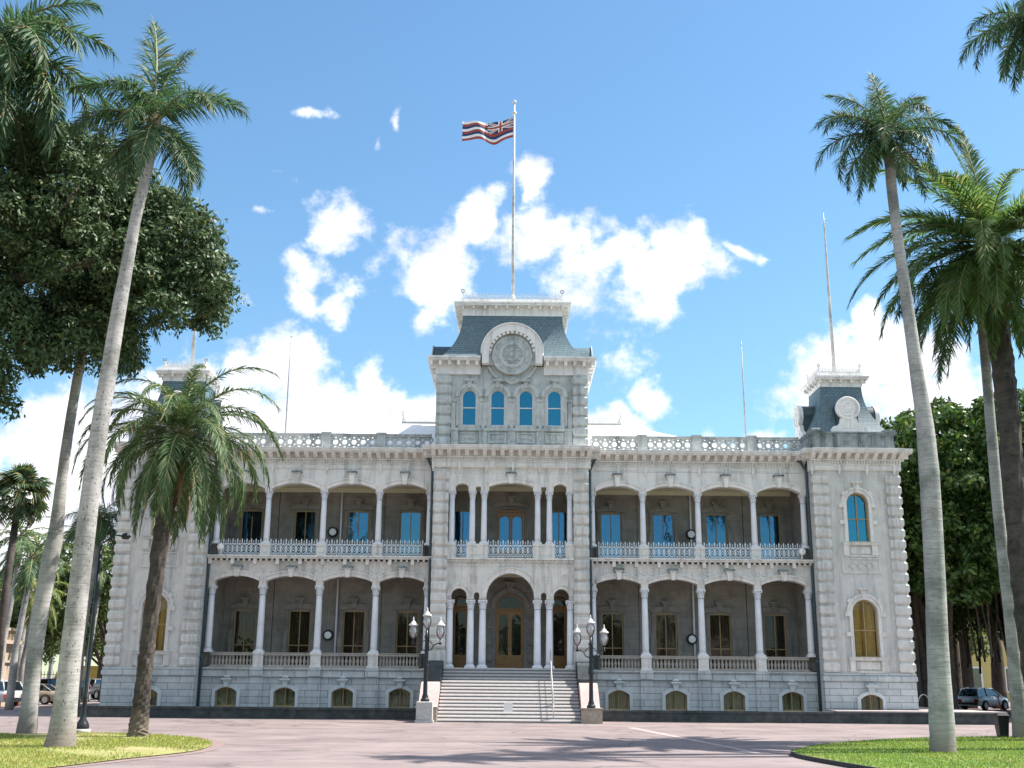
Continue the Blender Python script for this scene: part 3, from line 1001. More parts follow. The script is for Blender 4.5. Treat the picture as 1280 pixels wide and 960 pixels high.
Z0 = 13.41
for s in (-1, 1):
    e = MB()
    xs = sorted((s * 4.43, s * 16.60))
    cornice_x(e, xs[0], xs[1], .98, Z0)
    P_('cornice', e, M['white'])
    e = MB()
    xs = sorted((s * (XT0 - .02), s * (XT1 + .02)))
    cornice_x(e, xs[0] - .1, xs[1] + .1, -.08, Z0)
    # projecting ends and side returns
    for sx, d in ((xs[0] - .1, -1), (xs[1] + .1, 1)):
        x0, x1 = sorted((sx + d * .002, sx + d * .5))
        e.box(x0, x1, -.68, 5.5, Z0 + .884, Z0 + .958); e.box(x0, x1 if d > 0 else x1, -.74, 5.5, Z0 + .964, Z0 + 1.058); e.box(x0, x1, -.78, 5.5, Z0 + 1.064, Z0 + 1.118)
        for k in range(8):
            y = -.1 + k * .7
            xa, xb = sorted((sx + d * .003, sx + d * .42))
            e.box(xa, xb, y - .09, y + .09, Z0 + .66, Z0 + .88)
    P_('cornice', e, M['white'])
    e = MB()
    x0, x1 = sorted((s * 21.352, s * 22.0))
    e.box(x0, x1, 5.5, 29.9, Z0 + .9, Z0 + 1.1)
    P_('cornice', e, M['white'])
e = MB()
cornice_x(e, -4.42, 4.42, -.08, Z0)
for d in (-1, 1):
    x0, x1 = sorted((d * 4.422, d * 4.92))
    e.box(x0, x1, -.68, 1.4, Z0 + .884, Z0 + .958); e.box(x0, x1, -.74, 1.4, Z0 + .964, Z0 + 1.058); e.box(x0, x1, -.78, 1.4, Z0 + 1.064, Z0 + 1.118)
    for y in (-.05, .5):
        xa, xb = sorted((d * 4.423, d * 4.85)); e.box(xa, xb, y - .09, y + .09, Z0 + .62, Z0 + .88)
P_('cornice', e, M['white'])

# ---- roof balustrade: pierced panels between posts
pan = MB()


def pierced(mb, w, h=.62, z=.14, y=0):
    n = max(2, round(w / .56)); st = w / n
    t = .05
    mb.box(-w / 2, w / 2, y - .10, y + .10, 0, z); mb.box(-w / 2, w / 2, y - .12, y + .12, z + h, z + h + .10); mb.box(-w / 2, w / 2, y - .16, y + .16, z + h + .101, z + h + .16)
    for k in range(n):
        x = -w / 2 + st * (k + .5); zc = z + h / 2
        mb.band(arc(x, zc, .135, 0, 360, 16), arc(x, zc, .24, 0, 360, 16), y - t, y + t, closed=False)
        for dx in (-1, 1):
            for dz in (-1, 1):
                xx, zz = x + dx * st / 2 * .98, zc + dz * h * .26
                if dx == 1 and k < n - 1 or True:
                    mb.band(arc(xx, zz, .05, 0, 360, 8), arc(xx, zz, .135, 0, 360, 8), y - t * .8, y + t * .8)
                mb.band([(x + dx * .14, zc + dz * .17), (x + dx * .06, zc + dz * .21)], [(x + dx * .17, zc + dz * h / 2), (x + dx * .05, zc + dz * h / 2)], y - t * .7, y + t * .7)
        mb.box(x + st / 2 - .03, x + st / 2 + .03, y - .03, y + .03, z + .001, z + .08); mb.box(x + st / 2 - .03, x + st / 2 + .03, y - .03, y + .03, z + h - .08, z + h - .001)
        mb.box(x + .236, x + st / 2 - .0, y - .03, y + .03, zc - .03, zc + .03); mb.box(x - st / 2, x - .236, y - .03, y + .03, zc - .03, zc + .03)


pierced(pan, 2.6)
pan_me = pan.mesh('parapet_panel', M['parapet'])
post = MB(); post.box(-.25, .25, -.2, .2, 0, .9); post.box(-.29, .29, -.24, .24, .901, .99); post.box(-.15, .15, -.225, -.2, .2, .75)
post_me = post.mesh('parapet_post', M['parapet'])
for s in (-1, 1):
    for cx in COLX:
        link('parapet_post', post_me, pal, (s * cx, .95, Z0 + 1.12))
    for k in range(4):
        xa = (4.3, 7.4, 10.5, 13.62)[k]; xb = (7.4, 10.5, 13.62, 16.55)[k]
        p = link('parapet_panel', pan_me, pal, (s * (xa + xb) / 2, .95, Z0 + 1.12))
        p.scale = ((xb - xa - .48) / 2.6, 1, 1)

# ---- quoins
def quoins(mb, x0, x1, z0, z1, y=0.0, depth=.42, proud=.16, step=.61, side=None):
    n = round((z1 - z0) / step); st = (z1 - z0) / n
    for k in range(n):
        za = z0 + st * k
        mb.pillow(x0 - .035, x1 + .035, y - proud, y + depth, za + .05, za + st - .05, .07, .10)
        mb.pillow(x0 + .03, x1 - .03, y - proud * .35, y + depth, za + st - .05, za + st + .05, .01, .02)


def end_quoins(mb, xo, sgn, z0, z1, y0=0, y1=.8, step=.61):
    pass


# ---- corner towers
for s in (-1, 1):
    cx = s * 19.1
    w_ = MB()
    xs = sorted((s * XT0, s * XT1))
    k1, k2 = ('tow1r', 'tow2') if s > 0 else ('tow1', 'tow2l')
    # basement storey
    hole_wall(w_, xs[0] - .02, xs[1] + .02, -.1, 2.1, -.06, .35, [(cx, 1.16, .5, .95, .26)], 1)
    w_.box(xs[0] - .08, xs[1] + .08, -.14, .35, 2.1, 2.32, 1); w_.box(xs[0] - .04, xs[1] + .04, -.09, .35, 2.322, 2.5, 1)
    hole_wall(w_, xs[0], xs[1], 2.5, Z0, 0, .4, [(cx, 1.34, 3.32, 3.02, .67), (cx, 1.2, 9.44, 2.72, .60)])
    for xx in (xs[0], xs[1] - .35):
        w_.box(xx, xx + .35, .41, 5.5, -.1, Z0 + .5)
    w_.box(xs[0] + .36, xs[1] - .36, 5.2, 5.5, -.1, Z0 + .5)
    P_('corner_tower_wall', w_, [M['stone'], M['base']])
    for qa in (xs[0], xs[1] - .8):
        qn = MB(); quoins(qn, qa, qa + .8, 2.5, 13.2)
        P_('quoins', qn, M['quoin'])
    # window surrounds and panels
    for (kk, zb, h, w, m_) in ((k1, 3.32, 3.02, 1.34, .67), (k2, 9.44, 2.72, 1.2, .60)):
        sr = MB()
        sr.band(outline(w, h, m_, -.003), outline(w + .36, h + .18, m_ + .18), -.30, -.19)
        oo = outline(w + .36, h + .18, m_ + .18); o2 = outline(w + .62, h + .31, m_ + .31)
        sr.band(arch_pts(-w / 2 - .19, w / 2 + .19, h - m_, h + .19, 14), arch_pts(-w / 2 - .32, w / 2 + .32, h - m_, h + .32, 14), -.33, -.19)
        for sg in (-1, 1):
            for (za, zb_) in ((h - m_ - .22, h - m_), (h * .36, h * .36 + .22)):
                x0, x1 = sorted((sg * (w / 2 + .181), sg * (w / 2 + .42))); sr.box(x0, x1, -.33, -.19, za, zb_)
        for aa in (38, 142):
            ca, sa = math.cos(R(aa)), math.sin(R(aa)); rr = w / 2 + .18
            sr.prism([(ca * (rr - .02) - sa * .1, h - m_ + sa * (rr - .02) + ca * .1), (ca * (rr - .02) + sa * .1, h - m_ + sa * (rr - .02) - ca * .1), (ca * (rr + .24) + sa * .13, h - m_ + sa * (rr + .24) - ca * .13), (ca * (rr + .24) - sa * .13, h - m_ + sa * (rr + .24) + ca * .13)][::1], -.345, -.2)
        keystone(sr, 0, -.38, -.19, h - .0, h + .48, .10, .17)
        sr.box(-w / 2 - .36, w / 2 + .36, -.40, -.19, -.16, -.03); sr.box(-w / 2 - .40, w / 2 + .40, -.44, -.19, -.03, .0)
        for sg in (-1, 1):
            x0, x1 = sorted((sg * (w / 2 + .02), sg * (w / 2 + .32))); sr.box(x0, x1, -.36, -.19, -.72, -.162)
        sr.box(-w / 2 + .05, w / 2 - .05, -.24, -.19, -.62, -.25); sr.box(-w / 2 - .3, w / 2 + .3, -.27, -.19, -.80, -.722)
        window(kk, cx, .2, zb, sr.mesh('surround', M['trim'] if s > 0 else M['stone']))
    bs = MB()
    bs.band(outline(1.16, .95, .26, 0), outline(1.5, 1.12, .32, 0), -.34, -.2)
    keystone(bs, 0, -.42, -.2, .97, 1.32, .09, .17)
    bs.lathe([(.0, 0), (.16, .02), (.20, .08), (.12, .13), (0, .16)], 0, -.33, 1.42, 10)
    window('base', cx, .15, .5, bs.mesh('surround', M['paleblue'])).scale = (1, 1, .95)
    pn = MB()
    pn.band([(cx - .95, 7.85), (cx - .95, 8.5), (cx + .95, 8.5), (cx + .95, 7.85), (cx - .95, 7.85)], [(cx - 1.05, 7.75), (cx - 1.05, 8.6), (cx + 1.05, 8.6), (cx + 1.05, 7.75), (cx - 1.05, 7.75)], -.05, -.002)
    for dx in (-.45, 0, .45):
        pn.band([(cx + dx - .2, 8.17), (cx + dx, 8.37), (cx + dx + .2, 8.17), (cx + dx, 7.97), (cx + dx - .2, 8.17)], [(cx + dx - .25, 8.17), (cx + dx, 8.42), (cx + dx + .25, 8.17), (cx + dx, 7.92), (cx + dx - .25, 8.17)], -.04, -.002)
    P_('wall_panel', pn, M['stone'])
    # drainpipe at the inner corner
    d = MB()
    d.tube([(s * 16.2, .7, 14.2), (s * 16.35, .72, 13.9), (s * 16.62, .80, 13.5), (s * 16.62, .82, 0)], .075, 8)
    for z in (3, 6, 9, 12): d.lathe([(.09, 0), (.11, .03), (.11, .12), (.09, .15)], s * 16.62, .82, z, 8)
    d.box(s * 16.2 - .12, s * 16.2 + .12, .55, .8, 14.0, 14.28)
    P_('drainpipe', d, M['pipe'])
    # attic block
    at = MB()
    za = Z0 + 1.12
    at.box(xs[0] + .02, xs[1] - .02, 0.02, 4.9, za, za + .12); at.box(xs[0] + .08, xs[1] - .08, .08, 4.9, za + .12, za + .9)
    for x in (xs[0] + .35, xs[0] + 1.1, xs[1] - 1.1, xs[1] - .35):
        at.box(x - .24, x + .24, .02, .079, za + .122, za + .9)
    at.box(cx - .85, cx + .85, -.06, .079, za + .122, za + .98)
    for k in range(7): at.box(cx - .66 + k * .2, cx - .58 + k * .2, -.09, -.061, za + .3, za + .55)
    at.box(xs[0], xs[1], -.02, 4.92, za + .901, za + 1.0); at.box(xs[0] - .08, xs[1] + .08, -.10, 5.0, za + 1.001, za + 1.08)
    for x in (xs[0] + .35, xs[1] - .35):
        at.box(x - .33, x + .33, -.16, .5, za + 1.081, za + 1.2)
    P_('attic_parapet', at, M['dark_parapet'])


# ---- concave mansard roofs with dormers, eaves, cresting
def mansard(cx, y0, y1, hx, z0, z1, inx, iny, name='mansard_roof', m=None, pw=2.1, n=12):
    mb = MB()
    rings = []
    for i in range(n + 1):
        t = i / n
        q = 1 - (1 - t) ** pw
        rings.append([(cx - hx + inx * q, y0 + iny * q), (cx + hx - inx * q, y0 + iny * q), (cx + hx - inx * q, y1 - iny * q), (cx - hx + inx * q, y1 - iny * q)])
    v = []
    for i, r in enumerate(rings):
        v += [(x, y, z0 + (z1 - z0) * i / n) for x, y in r]
    f = []
    for i in range(n):
        for j in range(4):
            a, b_ = 4 * i + j, 4 * i + (j + 1) % 4
            f.append((a, b_, b_ + 4, a + 4))
    f.append((4 * n, 4 * n + 1, 4 * n + 2, 4 * n + 3))
    mb.add(v, f)
    return P_(name, mb, m or M['slate'])


def cresting(mb, w, h=.32):
    n = max(4, round(w / .2)); st = w / n
    mb.box(-w / 2, w / 2, -.012, .012, .02, .045); mb.box(-w / 2, w / 2, -.012, .012, h * .62, h * .62 + .025)
    for k in range(n + 1):
        x = -w / 2 + st * k
        mb.box(x - .01, x + .01, -.01, .01, 0, h)
        mb.add([(x - .035, 0, h * .9), (x, -.01, h * .9), (x + .035, 0, h * .9), (x, .01, h * .9), (x, 0, h + .06)], [(0, 1, 4), (1, 2, 4), (2, 3, 4), (3, 0, 4)])
        if k < n:
            mb.band(arc(x + st / 2, h * .33, .055, 0, 360, 8), arc(x + st / 2, h * .33, .08, 0, 360, 8), -.01, .01)


fin = MB()
fin.lathe([(.07, 0), (.08, .05), (.03, .08), (.03, .3), (.06, .34), (.03, .4), (.025, .55), (.0, .75)], 0, 0, 0, 8)
for k in range(2):
    fin.band(arc(0, .5, .09, 0, 360, 10), arc(0, .5, .125, 0, 360, 10), -.015, .015)
fin_me = fin.mesh('finial', M['zinc'])
CREST = {}


def roof_top(cx, y0, y1, hx, z, over=.42, fscale=1.0, h_eave=.55, crest=.32):
    """bracketed eave, flat top, blocking course, iron cresting with corner finials; y0..y1, +-hx = roof top edges"""
    e = MB()
    e.box(cx - hx - .02, cx + hx + .02, y0 - .02, y1 + .02, z, z + h_eave * .72)
    zz = z + h_eave * .72
    e.box(cx - hx - over, cx + hx + over, y0 - over, y1 + over, zz + .002, zz + .10)
    e.box(cx - hx - over - .06, cx + hx + over + .06, y0 - over - .06, y1 + over + .06, zz + .102, zz + .19)
    n = max(4, round(2 * hx / .62))
    for k in range(n + 1):
        x = cx - hx + 2 * hx * k / n
        e.box(x - .06, x + .06, y0 - over + .08, y0 - .021, zz - .18, zz)
        e.box(x - .06, x + .06, y1 + .021, y1 + over - .08, zz - .18, zz)
    m_ = max(3, round((y1 - y0) / .62))
    for k in range(m_ + 1):
        y = y0 + (y1 - y0) * k / m_
        e.box(cx - hx - over + .08, cx - hx - .021, y - .06, y + .06, zz - .18, zz)
        e.box(cx + hx + .021, cx + hx + over - .08, y - .06, y + .06, zz - .18, zz)
    zb = zz + .19
    e.box(cx - hx - .08, cx + hx + .08, y0 - .08, y1 + .08, zb + .002, zb + .30)
    ea = P_('eave', e, M['white'])
    zc = zb + .30
    for (lx, ly, w, rz) in ((cx, y0, 2 * hx, 0), (cx, y1, 2 * hx, 0), (cx - hx, (y0 + y1) / 2, y1 - y0, PI / 2), (cx + hx, (y0 + y1) / 2, y1 - y0, PI / 2)):
        key = (round(w, 2), crest)
        if key not in CREST:
            c_ = MB(); cresting(c_, w, crest); CREST[key] = c_.mesh('cresting', M['zinc'])
        link('cresting', CREST[key], ea, (lx, ly, zc), rz)
    for sx in (-1, 1):
        for yy in (y0, y1):
            link('finial', fin_me, ea, (cx + sx * hx, yy, zc), 0, (fscale,) * 3)
    return zc


# central tower
ZT = 14.53
for s in (-1, 1):
    pass
w_ = MB()
for k, wx in enumerate((-2.41, -.80, .80, 2.41)):
    x0 = (-3.46, -1.605, 0, 1.605)[k]; x1 = (-1.605, 0, 1.605, 3.46)[k]
    hole_wall(w_, x0, x1, 15.6, 19.3, .12, .5, [(wx, .84, 15.81, 2.1, .42)])
w_.box(-3.46, 3.46, .06, .5, ZT, 15.598)
for s in (-1, 1):
    x0, x1 = sorted((s * 3.462, s * 4.2)); w_.box(x0, x1, 0.05, .5, ZT, 19.3)
    x0, x1 = sorted((s * 3.95, s * 4.2)); w_.box(x0, x1, .51, 7.8, ZT, 19.3)
w_.box(-3.9, 3.9, 7.5, 7.8, ZT, 19.3)
w_.box(-3.9, 3.9, 2.4, 2.5, ZT, 19.3)
P_('tower_wall', w_, M['tower'])
for s in (-1, 1):
    qn = MB()
    x0, x1 = sorted((s * 3.46, s * 4.25))
    quoins(qn, x0, x1, ZT + .05, 18.75, step=.6)
    # side faces
    n = 7
    for k in range(n):
        za = ZT + .1 + k * .6
        xa, xb = sorted((s * 4.2, s * 4.32))
        qn.box(xa, xb, .43, 1.0, za, za + .5)
    P_('quoins', qn, M['tower'])
pn = MB()
pn.box(-3.5, 3.5, -.08, .058, 15.5, 15.64); pn.box(-3.46, 3.46, -.05, .058, ZT, ZT + .18)
for wx in (-3.2, -1.605, 0, 1.605, 3.2):
    pn.box(wx - .20, wx + .20, -.04, .058, ZT + .182, 15.498)
    pn.box(wx - .09, wx + .09, -.065, -.041, ZT + .38, ZT + .75)
for wx in (-2.4, -.8, .8, 2.4):
    pn.band([(wx - .42, ZT + .36), (wx - .42, ZT + .80), (wx + .42, ZT + .80), (wx + .42, ZT + .36), (wx - .42, ZT + .36)], [(wx - .5, ZT + .28), (wx - .5, ZT + .88), (wx + .5, ZT + .88), (wx + .5, ZT + .28), (wx - .5, ZT + .28)], .0, .058)
    for dx in (-.2, 0, .2): pn.lathe_y([(0, .01), (.07, .02), (.10, .058)], wx + dx, ZT + .58, 8)
for wx in (-3.3, -1.605, 0, 1.605, 3.3):
    pn.box(wx - .12, wx + .12, .03, .119, 15.642, 17.2); pn.box(wx - .16, wx + .16, -.01, .119, 17.202, 17.34)
P_('tower_panel', pn, M['tower'])
sr = MB()
w, h, m_ = .84, 2.1, .42
sr.band(outline(w, h, m_, -.003), outline(w + .24, h + .12, m_ + .12), -.20, -.08)
sr.band(arch_pts(-.545, .545, h - m_, h + .125, 14), arch_pts(-.76, .76, h - m_, h + .34, 14), -.24, -.08)
sr.box(-.72, -.545, -.16, -.08, 0, h - m_ - .002); sr.box(.545, .72, -.16, -.08, 0, h - m_ - .002)
keystone(sr, 0, -.30, -.08, h + .08, h + .42, .08, .13)
sr.box(-.6, .6, -.2, -.08, -.16, 0)
srm = sr.mesh('surround', M['tower'])
for wx in (-2.41, -.80, .80, 2.41):
    window('top', wx, .2, 15.81, srm)
# tower cornice and front dormer
e = MB()
for s in (-1, 1):
    x0, x1 = sorted((s * 1.80, s * 4.35))
    e.box(x0, x1, -.02, .5, 18.78, 19.32); e.box(x0, x1, -.08, .5, 19.322, 19.40)
    xa, xb = sorted((s * 1.80, s * 4.78))
    e.box(xa, xb, -.48, .5, 19.52, 19.62); e.box(xa, xb, -.55, .5, 19.622, 19.74)
    for k in range(6):
        x = s * (2.0 + k * .52); e.box(x - .09, x + .09, -.42, -.021, 19.25, 19.518)
    e.box(x0, x1, -.06, .5, 19.402, 19.518)
    xa, xb = sorted((s * 4.35, s * 4.78)); e.box(xa, xb, .502, 8.2, 19.52, 19.62); xa, xb = sorted((s * 4.35, s * 4.85)); e.box(xa, xb, .502, 8.2, 19.622, 19.74)
    xa, xb = sorted((s * 4.2, s * 4.36)); e.box(xa, xb, .51, 7.9, 18.78, 19.518)
    for k in range(9):
        y = .2 + k * .8; xa, xb = sorted((s * 4.36, s * 4.7)); e.box(xa, xb, y - .09, y + .09, 19.22, 19.518)
    xa, xb = sorted((s * 4.2, s * 4.5)); e.box(xa, xb, .05, .35, 18.45, 18.78)
e.box(-4.3, 4.3, .51, 8.1, 19.6, 19.76)
P_('tower_cornice', e, M['white'])
mansard(0, .12, 7.6, 4.05, 19.86, 22.72, 1.12, 1.12)
roof_base = MB()
roof_base.box(-4.15, 4.15, .02, 7.7, 19.765, 19.86)
P_('roof_gutter', roof_base, M['slate_d'])
ztop = roof_top(0, 1.24, 6.48, 2.93, 22.70, .44, 1.0, .75, .36)


def arch_dormer(cx, cz, r, yb, barrel_y, legs):
    d = MB()
    ri = r - .40
    inn = [(cx - ri, cz - legs)] + arc(cx, cz, ri, 180, 0, 24) + [(cx + ri, cz - legs)]
    out = [(cx - r, cz - legs)] + arc(cx, cz, r, 180, 0, 24) + [(cx + r, cz - legs)]
    d.band(inn, out, yb - .42, yb + .1)
    i2 = arc(cx, cz, ri - .10, 180, 0, 24); o2 = arc(cx, cz, ri - .003, 180, 0, 24)
    d.band(i2, o2, yb - .2, yb + .1)
    o3 = arc(cx, cz, r + .08, 180, 0, 24); i3 = arc(cx, cz, r + .003, 180, 0, 24)
    d.band(i3, o3, yb - .50, yb + .1)
    for k in range(15):
        a = R(8 + 164 * k / 14)
        ca, sa = math.cos(a), math.sin(a)
        p0, p1 = ri - .14, ri + .07
        d.prism([(cx + ca * p0 + sa * .07, cz + sa * p0 - ca * .07), (cx + ca * p1 + sa * .09, cz + sa * p1 - ca * .09), (cx + ca * p1 - sa * .09, cz + sa * p1 + ca * .09), (cx + ca * p0 - sa * .07, cz + sa * p0 + ca * .07)], yb - .40, yb - .42 + .001 + .2)
    o = P_('dormer', d, M['white'])
    # infill with a round medallion
    w2 = MB()
    w2.prism([(cx - ri, cz - legs)] + [(cx + ri, cz - legs)] + arc(cx, cz, ri - .002, 0, 180, 24), yb - .06, yb + .1)
    w2.build('infill_wall', M['tower'], o)
    md = MB()
    md.lathe_y([(0, yb - .26), (.10, yb - .24), (.12, yb - .18), (.26, yb - .16), (.30, yb - .22), (.36, yb - .22), (.38, yb - .14), (.56, yb - .13), (.60, yb - .22), (.68, yb - .25), (.76, yb - .22), (.80, yb - .14), (1.02, yb - .12), (1.06, yb - .19), (1.16, yb - .19), (1.18, yb - .062)], cx, cz - .05, 40)
    for k in range(10):
        a = 2 * PI * k / 10
        md.lathe_y([(0, yb - .20), (.05, yb - .19), (.075, yb - .15)], cx + .47 * math.cos(a), cz - .05 + .47 * math.sin(a), 8)
    for k in range(14):
        a = 2 * PI * k / 14
        md.lathe_y([(0, yb - .18), (.05, yb - .17), (.08, yb - .13)], cx + .91 * math.cos(a), cz - .05 + .91 * math.sin(a), 8)
    md.build('medallion', M['tower'], o)
    # curved roof behind
    rf = MB()
    poly = [(cx + r, cz - legs + .55)] + arc(cx, cz, r - .02, 0, 180, 20) + [(cx - r, cz - legs + .55)]
    rf.prism(poly, yb + .102, barrel_y)
    rf.build('dormer_roof', M['slate_d'], o)
    return o


arch_dormer(0, 19.93, 1.72, -.10, 2.6, .62)
# scroll below the medallion and panels under the cornice
sc = MB()
sc.prism([(-.9, 18.65), (-.35, 18.35), (0, 18.2), (.35, 18.35), (.9, 18.65), (1.25, 19.30), (-1.25, 19.30)], .0, .119)
for s in (-1, 1):
    sc.band([(s * 1.3, 19.28), (s * .95, 18.75), (s * .45, 18.45)][::s], [(s * 1.42, 19.22), (s * 1.05, 18.65), (s * .48, 18.33)][::s], -.06, -.001)
sc.lathe_y([(0, -.12), (.12, -.10), (.18, -.02), (.2, -.001)], 0, 18.62, 10)
P_('tower_panel', sc, M['tower'])
# side dormers of the tower: barrels along X
for s in (-1, 1):
    d = MB()
    yc, r, cz, legs = 3.85, 1.55, 19.95, .2
    prof = [(yc - r, cz - legs)] + [(yc + r * math.cos(R(a)), cz + r * math.sin(R(a))) for a in range(180, -1, -9)] + [(yc + r, cz - legs)]
    x0, x1 = sorted((s * 2.6, s * 4.72)); d.prism_x(prof, x0, x1)
    o = P_('dormer_roof', d, M['slate_d'] if s < 0 else M['slate'])  # dark left, lighter right: the sun's side is put into the roof colour
    d = MB()
    prof2 = [(yc + (y - yc) * 1.06, z if k in (0, len(prof) - 1) else cz + (z - cz) * 1.06) for k, (y, z) in enumerate(prof)]
    x0, x1 = sorted((s * 4.722, s * 4.78)); d.prism_x(prof2, x0, x1)
    d.build('gable_end', M['tower'], o)

# corner tower roofs
for s in (-1, 1):
    cx = s * 19.05
    z0 = Z0 + 1.12 + 1.1
    mansard(cx, .28, 4.85, 2.25, z0, 18.60, 1.05, 1.05)
    roof_top(cx, 1.33, 3.80, 1.2, 18.58, .34, .8, .55, .30)
    for (rz, off) in ((0, (cx, .30)), (PI / 2 * -1, (cx - 2.22, 2.56)), (PI / 2, (cx + 2.22, 2.56))):
        d = MB()
        # disc on a scrolled foot, facing -Y
        d.lathe_y([(0, -.14), (.10, -.13), (.14, -.08), (.30, -.07), (.34, -.12), (.42, -.12), (.45, -.08), (.54, -.08), (.57, -.16), (.66, -.16), (.68, -.10), (.68, .12)], 0, 1.22, 28)
        for k in range(8):
            a = 2 * PI * k / 8
            d.lathe_y([(0, -.12), (.05, -.11), (.08, -.07)], .22 * math.cos(a), 1.22 + .22 * math.sin(a), 8)
        d.prism([(-1.05, -.25), (1.05, -.25), (1.02, .0), (.88, .16), (.66, .2), (.52, .34), (.46, .62), (-.46, .62), (-.52, .34), (-.66, .2), (-.88, .16), (-1.02, .0)], -.08, .14)
        d.box(-.35, .35, -.10, -.081, .05, .32)
        o = d.build('dormer', M['white'], pal, (off[0], off[1], z0 + .2), rz)
        rf = MB()
        rf.prism([(.6, .2), (.6, 1.0)] + arc(0, 1.22, .64, 0, 180, 16) + [(-.6, 1.0), (-.6, .2)], .142, 1.5)
        rf.build('dormer_roof', M['slate_d'], o)

# ---- central block front
# basement / stair flank
for s in (-1, 1):
    w_ = MB()
    x0, x1 = sorted((s * 3.46, s * 4.30))
    w_.box(x0, x1, 0, .5, 2.5, Z0); w_.box(x0, x1, -.05, .5, -.1, 2.5)
    xa, xb = sorted((s * 4.05, s * 4.30)); w_.box(xa, xb, .51, 3.2, -.1, Z0 + .5)
    P_('tower_pier', w_, M['stone'])
for s in (-1, 1):
    qn = MB()
    x0, x1 = sorted((s * 3.48, s * 4.26)); quoins(qn, x0, x1, 3.55, 13.25, step=.61)
    qn.box(x0 - .06, x1 + .06, -.14, .1, 2.6, 3.5)
    P_('quoins', qn, M['quoin'])


def mirror_pts(half):
    return [(-x, z) for x, z in reversed(half)] + half


def half_profile(segs):
    return segs


a = MB()
right = arch_pts(-1.29, 1.29, 6.24, 7.60, 26)
hp = [p for p in right if p[0] >= 0]
hp += [(1.2905, 6.2), (1.669, 6.2)] + arch_pts(1.67, 1.96, 6.3, 6.58, 8) + [(1.9605, 6.2), (2.359, 6.2)] + arch_pts(2.36, 3.19, 6.24, 6.78, 14) + [(3.1905, 6.2), (3.458, 6.2)]
pts = [(-x, z) for x, z in reversed(hp)][:-1] + hp
a.topwall(pts, 8.2, .12, .52)
for (x0, x1, sp, cr, t) in ((-1.29, 1.29, 6.24, 7.60, .26), (2.36, 3.19, 6.24, 6.78, .18), (-3.19, -2.36, 6.24, 6.78, .18)):
    w2, cxx = (x1 - x0) / 2, (x0 + x1) / 2
    st = cr - w2
    a.band(arc(cxx, st, w2 + .003, 180, 0, 24), arc(cxx, st, w2 + t, 180, 0, 24), .03, .119)
    a.band(arc(cxx, st, w2 + t + .002, 180, 0, 24), arc(cxx, st, w2 + t + .06, 180, 0, 24), -.02, .119)
for s in (-1, 1):
    for (ox, oz, k) in ((2.95, 7.42, 0), (1.95, 7.30, 1)):
        if k == 0:
            a.band(arc(s * ox, oz, .13, 0, 360, 14), arc(s * ox, oz, .18, 0, 360, 14), .07, .119)
            a.lathe_y([(0, .06), (.06, .07), (.08, .119)], s * ox, oz, 8)
        else:
            for i in range(3):
                for j in range(3 - abs(i - 1) if False else 3):
                    px, pz = s * ox + (i - 1) * .17, oz + (j - 1) * .17
                    if abs(i - 1) + abs(j - 1) < 3:
                        a.prism([(px - .07, pz), (px, pz - .07), (px + .07, pz), (px, pz + .07)], .08, .119)
    a.box(*(sorted((s * 3.42, s * 3.46)) + [.08, .119, 6.9, 8.1]))
a.box(-3.455, 3.455, .02, .5, 8.2, 8.3); 
for k in range(46):
    x = -3.38 + 6.76 * k / 45
    a.box(x - .045, x + .045, -.03, .019, 8.205, 8.32)
    if k % 2 == 0: a.box(x - .06, x + .06, .06, .119, 7.98, 8.10)
a.box(-3.455, 3.455, -.10, .5, 8.32, 8.42)
P_('arcade', a, M['trim'])
a = MB()
hp = [p for p in arch_pts(-1.22, 1.22, 12.36, 12.58, 20) if p[0] >= 0]
hp += [(1.2205, 12.14), (1.669, 12.14), (1.67, 12.36), (1.96, 12.36), (1.9605, 12.14), (2.359, 12.14)] + arch_pts(2.36, 3.08, 12.36, 12.52, 10) + [(3.0805, 12.14), (3.458, 12.14)]
pts = [(-x, z) for x, z in reversed(hp)][:-1] + hp
a.topwall(pts, Z0, .12, .52)
for (x0, x1, cr) in ((-1.22, 1.22, 12.58), (2.36, 3.08, 12.52), (-3.08, -2.36, 12.52)):
    ap = arch_pts(x0, x1, 12.36, cr, 16)
    a.band([(x, z + .003) for x, z in ap], [((x - (x0 + x1) / 2) * 1.1 + (x0 + x1) / 2, z + .2) for x, z in ap], .04, .119)
    a.band([((x - (x0 + x1) / 2) * 1.1 + (x0 + x1) / 2, z + .202) for x, z in ap], [((x - (x0 + x1) / 2) * 1.12 + (x0 + x1) / 2, z + .27) for x, z in ap], .0, .119)
keystone(a, 0, -.12, .12, 12.52, 13.0, .11, .19, 0, 1)
for k in range(30):
    x = -3.3 + 6.6 * k / 29
    if abs(x) > .5: a.lathe_y([(0, .07), (.05, .08), (.07, .119)], x, 13.12 - .0 * k, 6)
P_('arcade', a, [M['white'], M['dark_parapet']])
